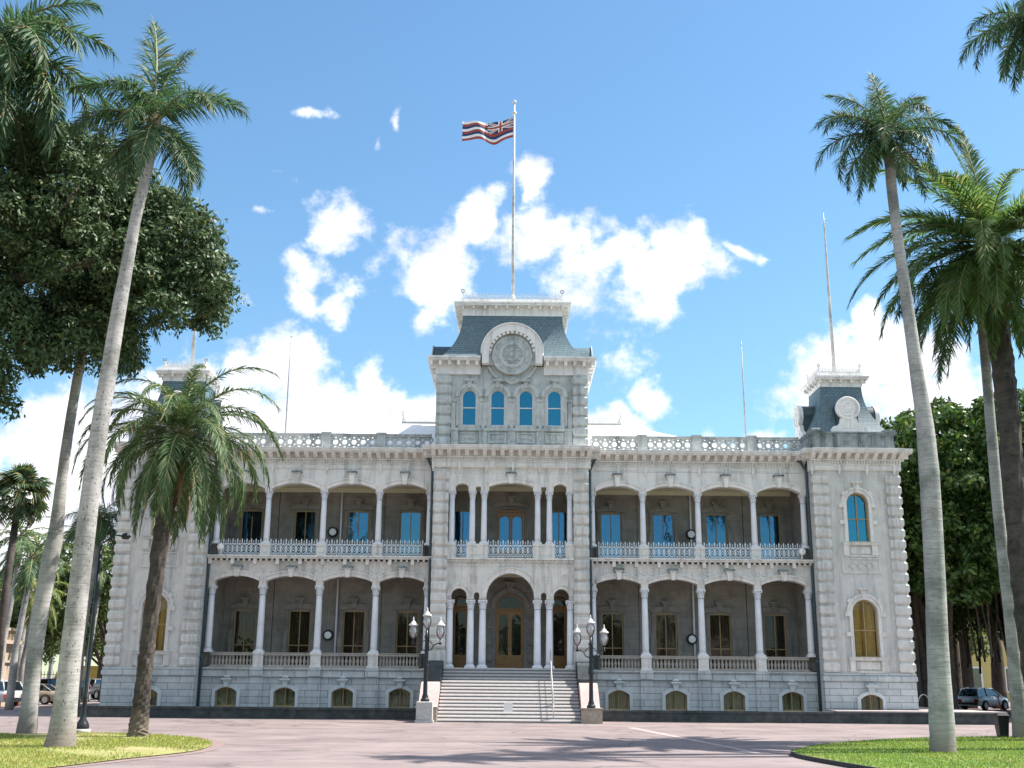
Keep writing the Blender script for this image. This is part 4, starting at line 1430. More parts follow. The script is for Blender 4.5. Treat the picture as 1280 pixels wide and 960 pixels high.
for s in (-1, 1):
    for cx in (1.48, 2.13, 3.26):
        column('c_low', s * cx, .30, 2.60, 3.09).scale = (1.05, 1.05, 1.0)
        column('c_up', s * cx, .30, 9.18, 2.47)
        im = MB()
    im = MB()
    for cx in (1.48, 2.145, 3.26):
        im.box(s * cx - .175, s * cx + .175, .10, .5, 6.165, 6.2 - .001) if False else None
    pb = MB()
    x0, x1 = sorted((s * 1.24, s * 2.40)); pb.box(x0, x1, .02, .55, 8.43, 9.08); pb.box(x0 - .03, x1 + .03, -.02, .58, 9.081, 9.18)
    x0, x1 = sorted((s * 3.02, s * 3.455)); pb.box(x0, x1, .02, .55, 8.43, 9.08); pb.box(x0 - .0, x1, -.02, .58, 9.081, 9.18)
    x0, x1 = sorted((s * 1.42, s * 2.22)); pb.box(x0, x1, -.005, .019, 8.6, 8.95)
    P_('pedestal', pb, M['trim'])
for (x0, x1) in ((-1.22, 1.22), (2.42, 3.0), (-3.0, -2.42)):
    r_ = MB(); iron_section(r_, x1 - x0); P_('railing', r_, M['iron'], loc=((x0 + x1) / 2, .2, 8.45))
# centre vestibule: back walls, floors, doors
w_ = MB()
YB = 3.3
hole_wall(w_, -1.5, 1.5, 2.6, 7.95, YB, YB + .3, [(0, 1.62, 2.62, 4.12, .81)])
hole_wall(w_, -1.5, 1.5, 8.5, 12.85, YB, YB + .3, [(0, 1.62, 8.52, 3.05, .12)])
for s in (-1, 1):
    x0, x1 = sorted((s * 1.502, s * 4.04))
    hole_wall(w_, x0, x1, 2.6, 7.95, YB, YB + .3, [(s * 2.78, .95, 2.62, 4.0, .475)])
    hole_wall(w_, x0, x1, 8.5, 12.85, YB, YB + .3, [(s * 2.78, 1.1, 8.52, 3.0, .1)])
    xs = sorted((s * 1.0, s * 1.42))
    for z in (3.0, 3.9, 4.8): w_.box(xs[0], xs[1], YB - .12, YB - .001, z, z + .55)
w_.band(arc(0, 5.93, .85, 180, 0, 20), arc(0, 5.93, 1.12, 180, 0, 20), YB - .14, YB - .001)
keystone(w_, 0, YB - .22, YB - .001, 6.78, 7.25, .12, .2)
w_.band(arch_pts(-.95, .95, 11.6, 11.75, 10), arch_pts(-1.1, 1.1, 11.8, 12.0, 10), YB - .14, YB - .001)
keystone(w_, 0, YB - .22, YB - .001, 11.75, 12.2, .1, .18)
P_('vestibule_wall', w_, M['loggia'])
f_ = MB(); f_.box(-4.04, 4.04, -.28, YB - .001, 2.4, 2.598); f_.box(-3.455, 3.455, .53, YB - .001, 8.3, 8.48); P_('vestibule_floor', f_, M['trim'])
c_ = MB(); c_.box(-4.04, 4.04, .53, YB - .001, 7.9, 8.0); c_.box(-4.04, 4.04, YB - .2, YB - .002, 7.66, 7.898)
P_('vestibule_ceiling', c_, M['ceiling'])
c_ = MB(); c_.box(-4.04, 4.04, .53, YB - .001, 12.86, 12.95); c_.box(-4.04, 4.04, YB - .2, YB - .002, 12.6, 12.858); c_.box(-4.04, 4.04, .53, .7, 12.68, 12.858)
P_('vestibule_ceiling', c_, M['ceiling'])


def door(x, z, w, h, fan, leaves=2, m=None, glass='glass_low', name='door'):
    m = m or M['wood']
    d = MB()
    t = .10
    lw = (w - .12) / leaves
    d.box(-w / 2, -w / 2 + .06, -.06, .1, 0, h); d.box(w / 2 - .06, w / 2, -.06, .1, 0, h)
    d.box(-w / 2, w / 2, -.08, .1, h, h + .12)
    for k in range(leaves):
        xa = -w / 2 + .061 + lw * k; xb = xa + lw - .012
        d.box(xa, xa + t, -.03, .05, .02, h - .01); d.box(xb - t, xb, -.03, .05, .02, h - .01)
        d.box(xa + t + .001, xb - t - .001, -.03, .05, .02, .14); d.box(xa + t + .001, xb - t - .001, -.02, .04, .14, .58); d.box(xa + t + .001, xb - t - .001, -.03, .05, .58, .72)
        d.box(xa + t + .05, xb - t - .05, -.045, -.021, .24, .48)
        ap = arch_pts(xa + t + .001, xb - t - .001, h - .45, h - .22, 10); d.topwall(ap, h - .011, -.03, .05)
    if fan:
        r = w / 2
        d.band(arc(0, h + .12, r - .08, 180, 0, 20), arc(0, h + .12, r, 180, 0, 20), -.06, .1)
    o = d.build(name, m, pal, (x, YB + .12, z))
    g = MB()
    g.add([(-w / 2 + .02, .02, .6), (w / 2 - .02, .02, .6), (w / 2 - .02, .02, h - .02), (-w / 2 + .02, .02, h - .02)], [(0, 1, 2, 3)])
    if fan:
        pts = [(-w / 2 + .04, h + .13), (w / 2 - .04, h + .13)] + arc(0, h + .12, w / 2 - .04, 1, 179, 20)
        g.add([(px, .03, pz) for px, pz in pts], [tuple(range(len(pts)))])
    g.build('pane', M[glass], o)
    k = MB(); k.lathe_y([(0, -.12), (.03, -.11), (.03, -.08), (.015, -.03)], .06, 1.05, 10)
    if leaves == 2: k.lathe_y([(0, -.12), (.03, -.11), (.03, -.08), (.015, -.03)], -.06, 1.05, 10)
    k.build('door_handle', M['zinc'], o)
    return o


door(0, 2.62, 1.6, 3.18, True)
for s in (-1, 1):
    door(s * 2.78, 2.62, .93, 3.35, True, 1)
window_meshes('vwin', 1.08, 2.98, .08, M['ochre'], M['glass'], M['curtain_d'], rails=(.36,))
for s in (-1, 1):
    window('vwin', s * 2.78, YB + .1, 8.53)
door(0, 8.53, 1.6, 2.88, False, 2, M['wood'], 'glass')
for s in (-1, 1):
    d = MB()
    d.tube([(s * 4.75, .55, 14.2), (s * 4.6, .6, 13.8), (s * 4.42, .66, 13.4), (s * 4.42, .70, 0)], .075, 8)
    for z in (3, 5, 7, 9, 11): d.lathe([(.09, 0), (.11, .03), (.11, .12), (.09, .15)], s * 4.42, .70, z, 8)
    P_('drainpipe', d, M['pipe'])

# ---- main roof: white hip with cresting
rf = MB()
v = [(-15, 2.9, 14.9), (15, 2.9, 14.9), (15, 27, 14.9), (-15, 27, 14.9), (-7.0, 8.2, 17.75), (7.0, 8.2, 17.75), (7.0, 21, 17.75), (-7.0, 21, 17.75)]
rf.add(v, [(0, 1, 5, 4), (1, 2, 6, 5), (2, 3, 7, 6), (3, 0, 4, 7), (4, 5, 6, 7)])
rfo = P_('roof', rf, M['roofwhite'])
k = MB(); k.box(-7.0, 7.0, 8.2, 21.0, 17.752, 17.86)
k.build('roof_edge', M['granite'], rfo)
for (w, lx, ly, rz) in ((13.9, 0, 8.2, 0), (12.8, -6.95, 14.6, PI / 2), (12.8, 6.95, 14.6, PI / 2)):
    c_ = MB(); cresting(c_, w, .5); c_.build('cresting', M['zinc'], rfo, (lx, ly, 17.86), rz)
for s in (-1, 1): link('finial', fin_me, rfo, (s * 6.95, 8.2, 17.86), 0, (1.1,) * 3)
dk = MB(); dk.box(-21.2, 21.2, .9, 29.4, 14.52, 14.60)
P_('roof_deck', dk, M['roofwhite'])

# ---- front stairs
st = MB()
NR = 16
for k in range(NR):
    y0 = -4.97 + k * .293
    z1 = 2.6 * (k + 1) / NR
    st.box(-3.46, 3.46, y0 + .03, y0 + .32 if k < NR - 1 else y0 + .5, 0 if k == 0 else z1 - 2.6 / NR - .02, z1 - .107, 1)
    ye = y0 + .36 if k < NR - 1 else y0 + .5
    st.prism_x([(y0 + .005, z1 - .105), (ye, z1 - .105), (ye, z1), (y0 + .07, z1), (y0 + .02, z1 - .03), (y0 - .02, z1 - .085)], -3.48, 3.48, 0)
    for x in (-2.35, -1.17, 0, 1.17, 2.35):
        st.box(x - .02, x + .02, y0 + .021, y0 + .03, z1 - 2.6 / NR, z1 - .107, 0)
P_('staircase', st, [M['tread'], M['riser']])
for s in (-1, 1):
    c_ = MB()
    x0, x1 = sorted((s * 3.50, s * 4.22))
    c_.prism_x([(-2.3, 0), (-.16, 0), (-.16, 2.95), (-1.3, 2.95), (-1.75, 2.75), (-2.3, 2.05)], x0, x1)
    P_('stair_flank', c_, M['darkstone'])
    c_ = MB()
    x0, x1 = sorted((s * 3.50, s * 4.45))
    c_.prism_x([(-4.9, .02), (-2.302, .02), (-2.302, 1.75), (-2.7, 1.88), (-3.2, 1.80), (-3.7, 1.45), (-4.5, .78), (-4.9, .62)], x0 + .02, x1 - .02)
    P_('cheek_wall', c_, M['pinkstone'])
    c_ = MB()
    c_.box(x0, x1 + .0, -5.35, -2.31, 0, .012 + .5) if False else c_.box(x0 - .03, x1 + .03, -5.4, -4.902, 0, .66)
    c_.box(x0 - .07, x1 + .07, -5.44, -4.86, .661, .72)
    P_('cheek_base', c_, M['sandstone'])
hr = MB()
hx = 2.15
hr.tube([(hx, -4.9, .95), (hx, -.45, 3.5)], .025, 8)
hr.tube([(hx, -4.9, .55), (hx, -.45, 3.1)], .018, 8)
for k in range(5):
    y = -4.85 + k * 1.1; z = (y + 4.97) / .293 * .1625
    hr.tube([(hx, y, z), (hx, y, z + .92)], .025, 8)
P_('handrail', hr, M['steel'])

# low dark wall along the dry moat
for s in (-1, 1):
    mb = MB()
    x0, x1 = sorted((s * 4.55, s * (25.2 if s > 0 else 21.9)))
    mb.box(x0, x1, -2.2, -1.75, 0, .45); mb.box(x0, x1, -2.26, -1.7, .452, .56)
    tag(mb.build('low_wall', M['coping']), 'low dark coping wall running along the palace front ' + ('right' if s > 0 else 'left') + ' of the stairs', 'wall', 'low walls along the palace front')
mb = MB(); mb.box(16.6, 25.25, -2.3, -.35, .565, .63); mb.box(22.0, 25.0, -.349, 12, 0, .63)
tag(mb.build('terrace', M['coping_top']), kind='structure')

# ------------------------------------------------------------------ flagpole, flag, rods
fp = thing('flagpole', 'tall white flagpole rising from the central tower roof', 'flagpole', (0, 2.2, ztop - .3))
hp_ = 37.1 - ztop + .3
mb = MB(); mb.tube([(0, 0, 0), (0, 0, 4), (0, 0, 8), (0, 0, hp_)], [.105, .095, .08, .05], 12)
mb.build('pole', M['steel'], fp)
mb = MB(); mb.lathe([(0, 0), (.10, .03), (.14, .12), (.10, .21), (0, .25)], 0, 0, hp_, 10); mb.build('ball_finial', M['zinc'], fp)
mb = MB(); mb.lathe([(.1, -.75), (.14, -.72), (.14, -.6), (.1, -.57)], 0, 0, hp_, 10); mb.build('collar', M['zinc'], fp)
mb = MB(); mb.lathe([(.3, 0), (.3, .2), (.2, .3), (.16, .8), (.13, .9)], 0, 0, 0, 12); mb.build('pole_base', M['zinc'], fp)

FW, FH, NX, NZ = 3.3, 1.45, 96, 48
fm = [mat('flag_white', (.80, .79, .78), .8, .03, 3), mat('flag_red', (.34, .06, .04), .8, .08, 3), mat('flag_blue', (.012, .045, .13), .8, .1, 3)]
mb = MB()
vs = []
for i in range(NX + 1):
    u = i / NX
    for j in range(NZ + 1):
        w = j / NZ
        x = -.07 - FW * u * .965
        ph = 7.5 * u - 1.2 * w
        y = .26 * math.sin(ph + .4) * min(1, u * 3) + .10 * math.sin(15 * u + 2 * w) * min(1, u * 3)
        z = -FH * w * (1 - .12 * math.sin(PI * u)) - .32 * math.sin(PI * min(1, u * 1.25) * .5) - .20 * math.sin(PI * u) + .16 * u * u + .07 * math.sin(9 * u + 1.5 * w)
        vs.append((x, y, z))
fs = []
o_ = len(mb.v)


def flag_mat(u, w):
    if u < .5 and w < .5:                       # canton: crosses
        a, b_ = u / .5, w / .5
        if abs(a - .5) < .05 or abs(b_ - .5) < .10: return 1
        if abs(a - .5) < .09 or abs(b_ - .5) < .17: return 0
        d = min(abs(a - b_), abs(a - (1 - b_)))
        if d < .035: return 1
        if d < .11: return 0
        return 2
    return (0, 1, 2, 0, 1, 2, 0, 1)[min(7, int(w * 8))]


for i in range(NX):
    for j in range(NZ):
        a = i * (NZ + 1) + j
        mb.v if False else None
        fs.append(((a, a + 1, a + NZ + 2, a + NZ + 1), flag_mat((i + .5) / NX, (j + .5) / NZ)))
mb.v = vs
for f, mi in fs:
    mb.f.append(f); mb.m.append(mi); mb.sm.append(True)
tag(mb.build('flag', fm, None, (0, 2.2, 36.15)), 'striped white red and blue flag with a crossed canton flying left from the tall pole', 'flag')

for (x, y, z, h, lab) in ((-14.35, 8, 14.6, 9.1, 'thin grey rod on the roof between the left corner tower and central tower'),
                          (14.85, 8, 14.6, 8.8, 'thin grey rod on the roof between the central tower and right corner tower')):
    mb = MB(); mb.tube([(0, 0, 0), (0, 0, h * .6), (0, 0, h)], [.06, .05, .025], 8); mb.tube([(-.09, 0, h * .97), (.09, 0, h * .97)], .02, 6); mb.lathe([(.12, 0), (.12, .1), (.06, .3)], 0, 0, 0, 8)
    tag(mb.build('lightning_rod', M['greypole'], None, (x, y, z)), lab, 'rod', 'rods on the palace roof')
for (x, lab, h) in ((-19.0, 'pale pole with knobs on the left corner tower roof behind the palm crown', 10.8), (19.1, 'pale pole with knobs standing on the right corner tower roof', 10.8)):
    t = thing('tower_pole', lab, 'pole', (x, 2.5, 19.2), 0, 'poles on the corner towers')
    mb = MB(); mb.tube([(0, 0, 0), (0, 0, h * .5), (0, 0, h * .9), (0, 0, h)], [.12, .09, .05, .02], 10); mb.build('pole', M['steel'], t)
    mb = MB()
    mb.lathe([(0, 0), (.09, .05), (0, .12)], 0, 0, h * .93, 8)
    mb.tube([(-.12, 0, h * .96), (.12, 0, h * .96)], .018, 6)
    mb.build('finial', M['zinc'], t)

# ------------------------------------------------------------------ lamp posts by the stairs
def lamp_post(loc, lab, ped, arms):
    t = thing('lamp_post', lab, 'lamp post', loc, 0, 'lamp posts flanking the stairs')
    z0 = 0
    if ped:
        mb = MB(); mb.box(-.43, .43, -.40, .40, 0, .12); mb.pillow(-.38, .38, -.35, .35, .12, .97, .03)
        mb.build('pedestal', M['granite'], t); z0 = .97
    mb = MB()
    mb.lathe([(.20, 0), (.22, .05), (.20, .12), (.15, .16), (.15, .24), (.11, .34), (.10, .9), (.095, 1.55), (.14, 1.60), (.15, 1.68), (.11, 1.74), (.13, 1.84), (.09, 1.92), (.085, 2.2), (.07, 2.9), (.10, 2.95), (.10, 3.05), (.06, 3.1), (.055, 3.35)], 0, 0, z0, 14)
    for s in (-1, 1):
        mb.tube([(s * .05, 0, z0 + 2.35), (s * .25, 0, z0 + 2.42), (s * .36, 0, z0 + 2.62), (s * .52, 0, z0 + 2.70), (s * .70, 0, z0 + 2.70)], .028, 8)
        mb.tube([(s * .08, 0, z0 + 2.85), (s * .22, 0, z0 + 2.75), (s * .3, 0, z0 + 2.6)], .02, 6)
        mb.lathe([(.05, -.06), (.08, 0), (.04, .05), (.03, .22)], s * .66, 0, z0 + 2.70, 8)
    mb.build('post', M['black'], t)
    for (gx, gz) in ((0, 3.38), (-.66, 2.92), (.66, 2.92)):
        mb = MB(); mb.lathe([(.05, 0), (.09, .04), (.165, .14), (.212, .30), (.207, .42), (.165, .56), (.13, .62)], gx, 0, z0 + gz, 16)
        g = mb.build('lamp_globe', M['globe'], t)
        mb = MB(); mb.lathe([(.15, .60), (.235, .62), (.22, .67), (.12, .74), (.10, .80), (.05, .83), (.03, .90), (.04, .94), (.0, 1.05)], gx, 0, z0 + gz, 14)
        mb.build('lamp_cap', M['zinc'], g)
        mb = MB(); mb.tube([(gx, 0, z0 + gz + .05), (gx, 0, z0 + gz + .36)], .03, 8); mb.lathe([(.0, .3), (.05, .34), (.06, .42), (.0, .5)], gx, 0, z0 + gz, 8)
        mb.build('bulb_holder', M['zinc'], g)
        mb = MB()
        for k in range(4):
            a = PI / 4 + k * PI / 2
            mb.tube([(gx + .06 * math.cos(a), .06 * math.sin(a), z0 + gz + .0), (gx + .175 * math.cos(a), .175 * math.sin(a), z0 + gz + .13), (gx + .225 * math.cos(a), .225 * math.sin(a), z0 + gz + .31)], .012, 5)
        mb.build('cradle', M['black'], g)
    return t


lamp_post((-4.02, -5.85, 0), 'black three-globe lamp post on a pale granite block left of the stairs', True, 1)
lamp_post((3.96, -5.16, .72), 'black three-globe lamp post on the brown stone base right of the stairs', False, 1)

for (x, z, lab) in ((-10.38, 4.38, 'round dark-rimmed disc with a white face on the ground floor veranda wall left of the tower'), (10.40, 4.33, 'round dark-rimmed disc with a white face on the ground floor veranda wall right of the tower'),
                    (-10.4, 10.26, 'round dark-rimmed disc with a white face on the upper veranda wall left of the tower'), (10.55, 10.31, 'round dark-rimmed disc with a white face on the upper veranda wall right of the tower')):
    t = thing('wall_disc', lab, 'wall disc', (x, 4.05, z), 0, 'round discs on the veranda walls')  # convex mirror discs; their bright reflection is put in as a white face
    mb = MB(); mb.lathe_y([(.19, -.06), (.24, -.10), (.29, -.08), (.31, .10)], 0, 0, 20); mb.build('rim', M['black'], t)
    mb = MB(); mb.lathe_y([(0, -.125), (.08, -.12), (.15, -.105), (.205, -.075)], 0, 0, 20); mb.build('disc_face', M['disc_white'], t)
mb = MB(); mb.box(-.22, .22, -.02, .02, 0, .42)
tag(mb.build('notice', mat('white_notice', (.8, .78, .76), .6, .03, 3), None, (-.05, -4.42, .50)), 'small white square notice standing on the lower stairs', 'notice')
for (x, lab) in ((-16.0, 'small white floodlight at the left end of the upper left railing'), (16.1, 'small white floodlight at the right end of the upper right railing')):
    t = thing('floodlight', lab, 'floodlight', (x, .78, 8.55), 0, 'floodlights on the upper railings')
    mb = MB(); mb.lathe([(.05, 0), (.05, .25), (.03, .27)], 0, 0, 0, 8); mb.build('bracket', M['white'], t)
    mb = MB(); mb.lathe_y([(.0, -.2), (.17, -.2), (.19, -.17), (.15, .0), (.08, .12)], 0, .42, 12); mb.build('lamp_head', M['white'], t)

# ------------------------------------------------------------------ palms
def bark_mat(name, col, ring=60.0, dark=.72, pits=0.0):
    m, nt, b = nodes_of(name)
    N, L = nt.nodes.new, nt.links.new
    geo = N('ShaderNodeNewGeometry')
    mp = N('ShaderNodeMapping'); mp.inputs['Scale'].default_value = (1.6, 1.6, ring / 3); L(geo.outputs['Position'], mp.inputs['Vector'])
    n1 = N('ShaderNodeTexNoise'); n1.inputs['Scale'].default_value = 1.2; n1.inputs['Detail'].default_value = 6; n1.inputs['Roughness'].default_value = .7; L(mp.outputs[0], n1.inputs['Vector'])
    cr = N('ShaderNodeValToRGB')
    cr.color_ramp.elements[0].position = .34; cr.color_ramp.elements[0].color = tuple(c * dark for c in col) + (1,)
    cr.color_ramp.elements[1].position = .56; cr.color_ramp.elements[1].color = col + (1,)
    L(n1.outputs['Fac'], cr.inputs[0])
    n2 = N('ShaderNodeTexNoise'); n2.inputs['Scale'].default_value = .9; n2.inputs['Detail'].default_value = 7; n2.inputs['Roughness'].default_value = .7; L(geo.outputs['Position'], n2.inputs['Vector'])
    r2 = N('ShaderNodeValToRGB'); r2.color_ramp.elements[0].position = .38; r2.color_ramp.elements[0].color = (.50, .52, .50, 1); r2.color_ramp.elements[1].position = .58; r2.color_ramp.elements[1].color = (1, 1, 1, 1); L(n2.outputs['Fac'], r2.inputs[0])
    mu = N('ShaderNodeMix'); mu.data_type = 'RGBA'; mu.blend_type = 'MULTIPLY'; mu.inputs['Factor'].default_value = 1; L(cr.outputs[0], mu.inputs['A']); L(r2.outputs[0], mu.inputs['B'])
    col_out = mu.outputs['Result']
    if pits:
        vo = N('ShaderNodeTexVoronoi'); vo.inputs['Scale'].default_value = 8.5; mpv = N('ShaderNodeMapping'); mpv.inputs['Scale'].default_value = (1.25, 1.25, .55); L(geo.outputs['Position'], mpv.inputs['Vector']); L(mpv.outputs[0], vo.inputs['Vector'])
        r3 = N('ShaderNodeValToRGB'); r3.color_ramp.elements[0].position = .16; r3.color_ramp.elements[0].color = (.25, .24, .22, 1); r3.color_ramp.elements[1].position = .22; r3.color_ramp.elements[1].color = (1, 1, 1, 1); L(vo.outputs['Distance'], r3.inputs[0])
        m3 = N('ShaderNodeMix'); m3.data_type = 'RGBA'; m3.blend_type = 'MULTIPLY'; m3.inputs['Factor'].default_value = pits; L(col_out, m3.inputs['A']); L(r3.outputs[0], m3.inputs['B']); col_out = m3.outputs['Result']
    wv = N('ShaderNodeTexWave'); wv.bands_direction = 'Z'; wv.inputs['Scale'].default_value = 1.9; wv.inputs['Distortion'].default_value = 9; wv.inputs['Detail'].default_value = 3; wv.inputs['Detail Scale'].default_value = .6
    L(geo.outputs['Position'], wv.inputs['Vector'])
    r4 = N('ShaderNodeValToRGB'); r4.color_ramp.elements[0].position = .02; r4.color_ramp.elements[0].color = (.66, .64, .62, 1); r4.color_ramp.elements[1].position = .16; r4.color_ramp.elements[1].color = (1, 1, 1, 1); L(wv.outputs['Fac'], r4.inputs[0])
    m4 = N('ShaderNodeMix'); m4.data_type = 'RGBA'; m4.blend_type = 'MULTIPLY'; m4.inputs['Factor'].default_value = .42; L(col_out, m4.inputs['A']); L(r4.outputs[0], m4.inputs['B']); col_out = m4.outputs['Result']
    sz = N('ShaderNodeSeparateXYZ'); L(geo.outputs['Position'], sz.inputs[0])
    az = N('ShaderNodeMath'); az.operation = 'MULTIPLY_ADD'; L(n2.outputs['Fac'], az.inputs[0]); az.inputs[1].default_value = -1.4; L(sz.outputs[2], az.inputs[2])
    mz = N('ShaderNodeMapRange'); L(az.outputs[0], mz.inputs['Value']); mz.inputs['From Min'].default_value = -.55; mz.inputs['From Max'].default_value = .25; mz.inputs['To Min'].default_value = .8; mz.inputs['To Max'].default_value = 0
    m5 = N('ShaderNodeMix'); m5.data_type = 'RGBA'; L(mz.outputs[0], m5.inputs['Factor']); L(col_out, m5.inputs['A']); m5.inputs['B'].default_value = (.19, .15, .12, 1); col_out = m5.outputs['Result']
    L(col_out, b.inputs['Base Color'])
    b.inputs['Roughness'].default_value = .85
    bp = N('ShaderNodeBump'); bp.inputs['Strength'].default_value = .5; bp.inputs['Distance'].default_value = .03; L(n1.outputs['Fac'], bp.inputs['Height']); L(bp.outputs[0], b.inputs['Normal'])
    return m


M['bark'] = bark_mat('pale_ringed_palm_bark', (.43, .415, .40))
M['bark_pit'] = bark_mat('pitted_palm_bark', (.45, .43, .41), pits=.9)
M['bark_dark'] = bark_mat('rough_dark_palm_bark', (.085, .068, .058), 9, .35)
M['shaft'] = mat('brown_crownshaft', (.20, .17, .12), .8, .35, 5, stain=(.30, .20, .13), stain_amt=.7, stain_scale=3)
M['royal'] = leaf_mat('royal_palm_leaflet', (.065, .125, .055), .4,   .28, .55, (.20, .16, .07))
M['date'] = leaf_mat('date_palm_leaflet', (.085, .145, .060), .4, .22, .55, (.34, .27, .14))
M['dateB'] = leaf_mat('dark_date_palm_leaflet', (.085, .15, .05), .4, .50, .52, (.22, .19, .07))
M['coco'] = leaf_mat('yellowish_palm_leaflet', (.15, .20, .06), .4, .35, .45, (.34, .28, .10))
M['fan'] = leaf_mat('fan_palm_leaf', (.06, .10, .045), .35, .25, .42, (.2, .16, .06))
M['deadfrond'] = leaf_mat('dead_palm_leaflet', (.30, .19, .11), .3, .2, .8, (.36, .2, .12))
M['rachis'] = mat('pale_frond_rib', (.22, .23, .10), .6, .2, 5)
FR = {}


def frond_mesh(key, Lr, elev, bend, n, ll, w, psi, phi0, droop, seed, leaf, t0=.12, power=1.25, sway=.0):
    """arching pinnate frond heading +X: rib tube plus leaflets, each leaflet its own island"""
    if key in FR: return FR[key]
    rnd = random.Random(seed)
    mb = MB()
    ns = 14
    pts, th = [], []
    x = z = y = 0.0
    for i in range(ns + 1):
        t = i / ns
        a = R(elev - bend * t ** power)
        pts.append((x, y, z)); th.append(a)
        x += math.cos(a) * Lr / ns; z += math.sin(a) * Lr / ns; y += sway * t * Lr / ns
    mb.tube(pts, [.045 * (1 - .85 * i / ns) + .004 for i in range(ns + 1)], 5, 1)

    def at(t):
        f = min(t * ns, ns - 1e-6); i = int(f); f -= i
        p = [pts[i][k] * (1 - f) + pts[i + 1][k] * f for k in range(3)]
        return Vector(p), th[i] * (1 - f) + th[i + 1] * f
    g = Vector((0, 0, -1))
    for k in range(n):
        t = t0 + (1 - t0) * (k + rnd.random() * .6) / n
        p, a = at(min(t, .995))
        T = Vector((math.cos(a), 0, math.sin(a))); Nn = Vector((-math.sin(a), 0, math.cos(a)))
        prof = (math.sin(PI * min(1, (.18 + .82 * t) ** .8)) ** .55) if t < .97 else .45
        for sd in (-1, 1):
            if rnd.random() < .03: continue
            ps = R(psi[0] + (psi[1] - psi[0]) * rnd.random())
            phi = R(phi0 * (1 - .62 * t) + rnd.uniform(-9, 9))
            S = Vector((0, sd, 0))
            d = (T * math.cos(phi) + (S * math.cos(ps) + Nn * math.sin(ps)) * math.sin(phi)).normalized()
            l = ll * prof * rnd.uniform(.82, 1.1)
            W = d.cross(Nn + S * rnd.uniform(-.5, .5))
            if W.length < .05: W = d.cross(S)
            W.normalize()
            dr = droop * rnd.uniform(.6, 1.3)
            m1 = p + d * l * .5 + g * l * dr * .22
            tip = p + d * l * .93 + g * l * dr * .8
            ww = w * rnd.uniform(.8, 1.15)
            mb.add([tuple(p - W * ww * .35), tuple(p + W * ww * .35), tuple(m1 + W * ww * .5), tuple(m1 - W * ww * .5), tuple(tip)], [(0, 1, 2, 3), (3, 2, 4)], 0, False)
    FR[key] = mb.mesh('frond', [leaf, M['rachis']])
    return FR[key]


SPEC = {
    # length, bend, leaflets per side, leaflet length, width, plume angles, base angle, droop
    'royal': dict(Lr=3.5, bend=105, n=128, ll=.86, w=.040, psi=(-75, 60), phi0=76, droop=.30),
    'date': dict(Lr=5.0, bend=118, n=118, ll=.80, w=.040, psi=(-15, 48), phi0=60, droop=.42),
    'dateB': dict(Lr=6.0, bend=80, n=120, ll=1.10, w=.052, psi=(0, 42), phi0=64, droop=.32),
    'coco': dict(Lr=4.0, bend=100, n=46, ll=.8, w=.075, psi=(-15, 30), phi0=62, droop=.55),
}


def crown(parent, at_, spec, fronds, leaf, scale=1.0):
    """fronds: (azimuth deg, elevation deg[, length factor[, bend factor]])"""
    for i, fr in enumerate(fronds):
        az, el = fr[0], fr[1]
        lf = fr[2] if len(fr) > 2 else 1.0
        bf = fr[3] if len(fr) > 3 else 1.0
        q = dict(SPEC[spec])
        el = round(el / 12) * 12
        q['bend'] = q['bend'] * bf * (1.0 if el > 0 else max(.25, 1 + el / 75.0))
        var = i % 2
        key = (spec, leaf.name, el, round(bf, 1), var)
        me = frond_mesh(key, elev=el, seed=hash((spec, el, var)) % 9999, leaf=leaf, sway=(.12 if var else -.1), **q)
        o = link('frond', me, parent, at_, R(az))
        sc = lf * scale
        o.scale = (sc, sc, sc)


def palm(label, Y, path, rad, spec, fronds, leaf, bark, group, shaft=None, crown_dz=0, jit=0, n=18, name='palm_tree', scale=1.0, dead=None):
    """path: trunk centre line as (x, z) at distance Y"""
    bx = path[0][0]
    t = thing(name, label, 'palm tree', (bx, Y, 0), 0, group)
    # resample the path smoothly
    P = np.array([(p[0] - bx, p[1]) for p in path]); rr = np.array(rad)
    s_ = np.linspace(0, len(P) - 1, 60 if jit else 36)
    px, pz, pr = (np.interp(s_, range(len(P)), q) for q in (P[:, 0], P[:, 1], rr))
    k = np.ones(5) / 5
    px = np.r_[px[:2], np.convolve(px, k, 'valid'), px[-2:]]; pr = np.r_[pr[:2], np.convolve(pr, k, 'valid'), pr[-2:]]
    rnd = random.Random(int(abs(bx) * 100))
    mb = MB()
    jf = (lambda i, kk: jit * (rnd.random() - .35) + (jit * .8 if (i + kk) % 3 == 0 else 0)) if jit else (lambda i, kk: rnd.uniform(-.02, .02) + (.015 if i % 2 else 0) + .03 * math.sin(i * .7 + kk * .5))
    mb.tube([(px[i], 0, pz[i]) for i in range(len(px))], list(pr), n, 0, not jit, jf)
    mb.build('trunk', bark, t)
    top = (px[-1], 0, pz[-1] + crown_dz)
    if shaft:
        mb = MB()
        h, r0 = shaft
        mb.lathe([(rad[-1] * 1.02, -.1), (r0, h * .15), (r0 * 1.05, h * .4), (r0 * .7, h * .8), (r0 * .35, h * 1.05)], px[-1], 0, pz[-1], 14)
        mb.build('crownshaft', M['shaft'], t)
    crown(t, top, spec, fronds, leaf, scale)
    if dead:
        for (az, el, lf) in dead:
            me = frond_mesh(('dead', el), Lr=2.4, elev=el, bend=20, n=50, ll=.4, w=.03, psi=(-60, 60), phi0=40, droop=.6, seed=5, leaf=M['deadfrond'])
            o = link('dead_frond', me, t, top, R(az)); o.scale = (lf,) * 3
    return t


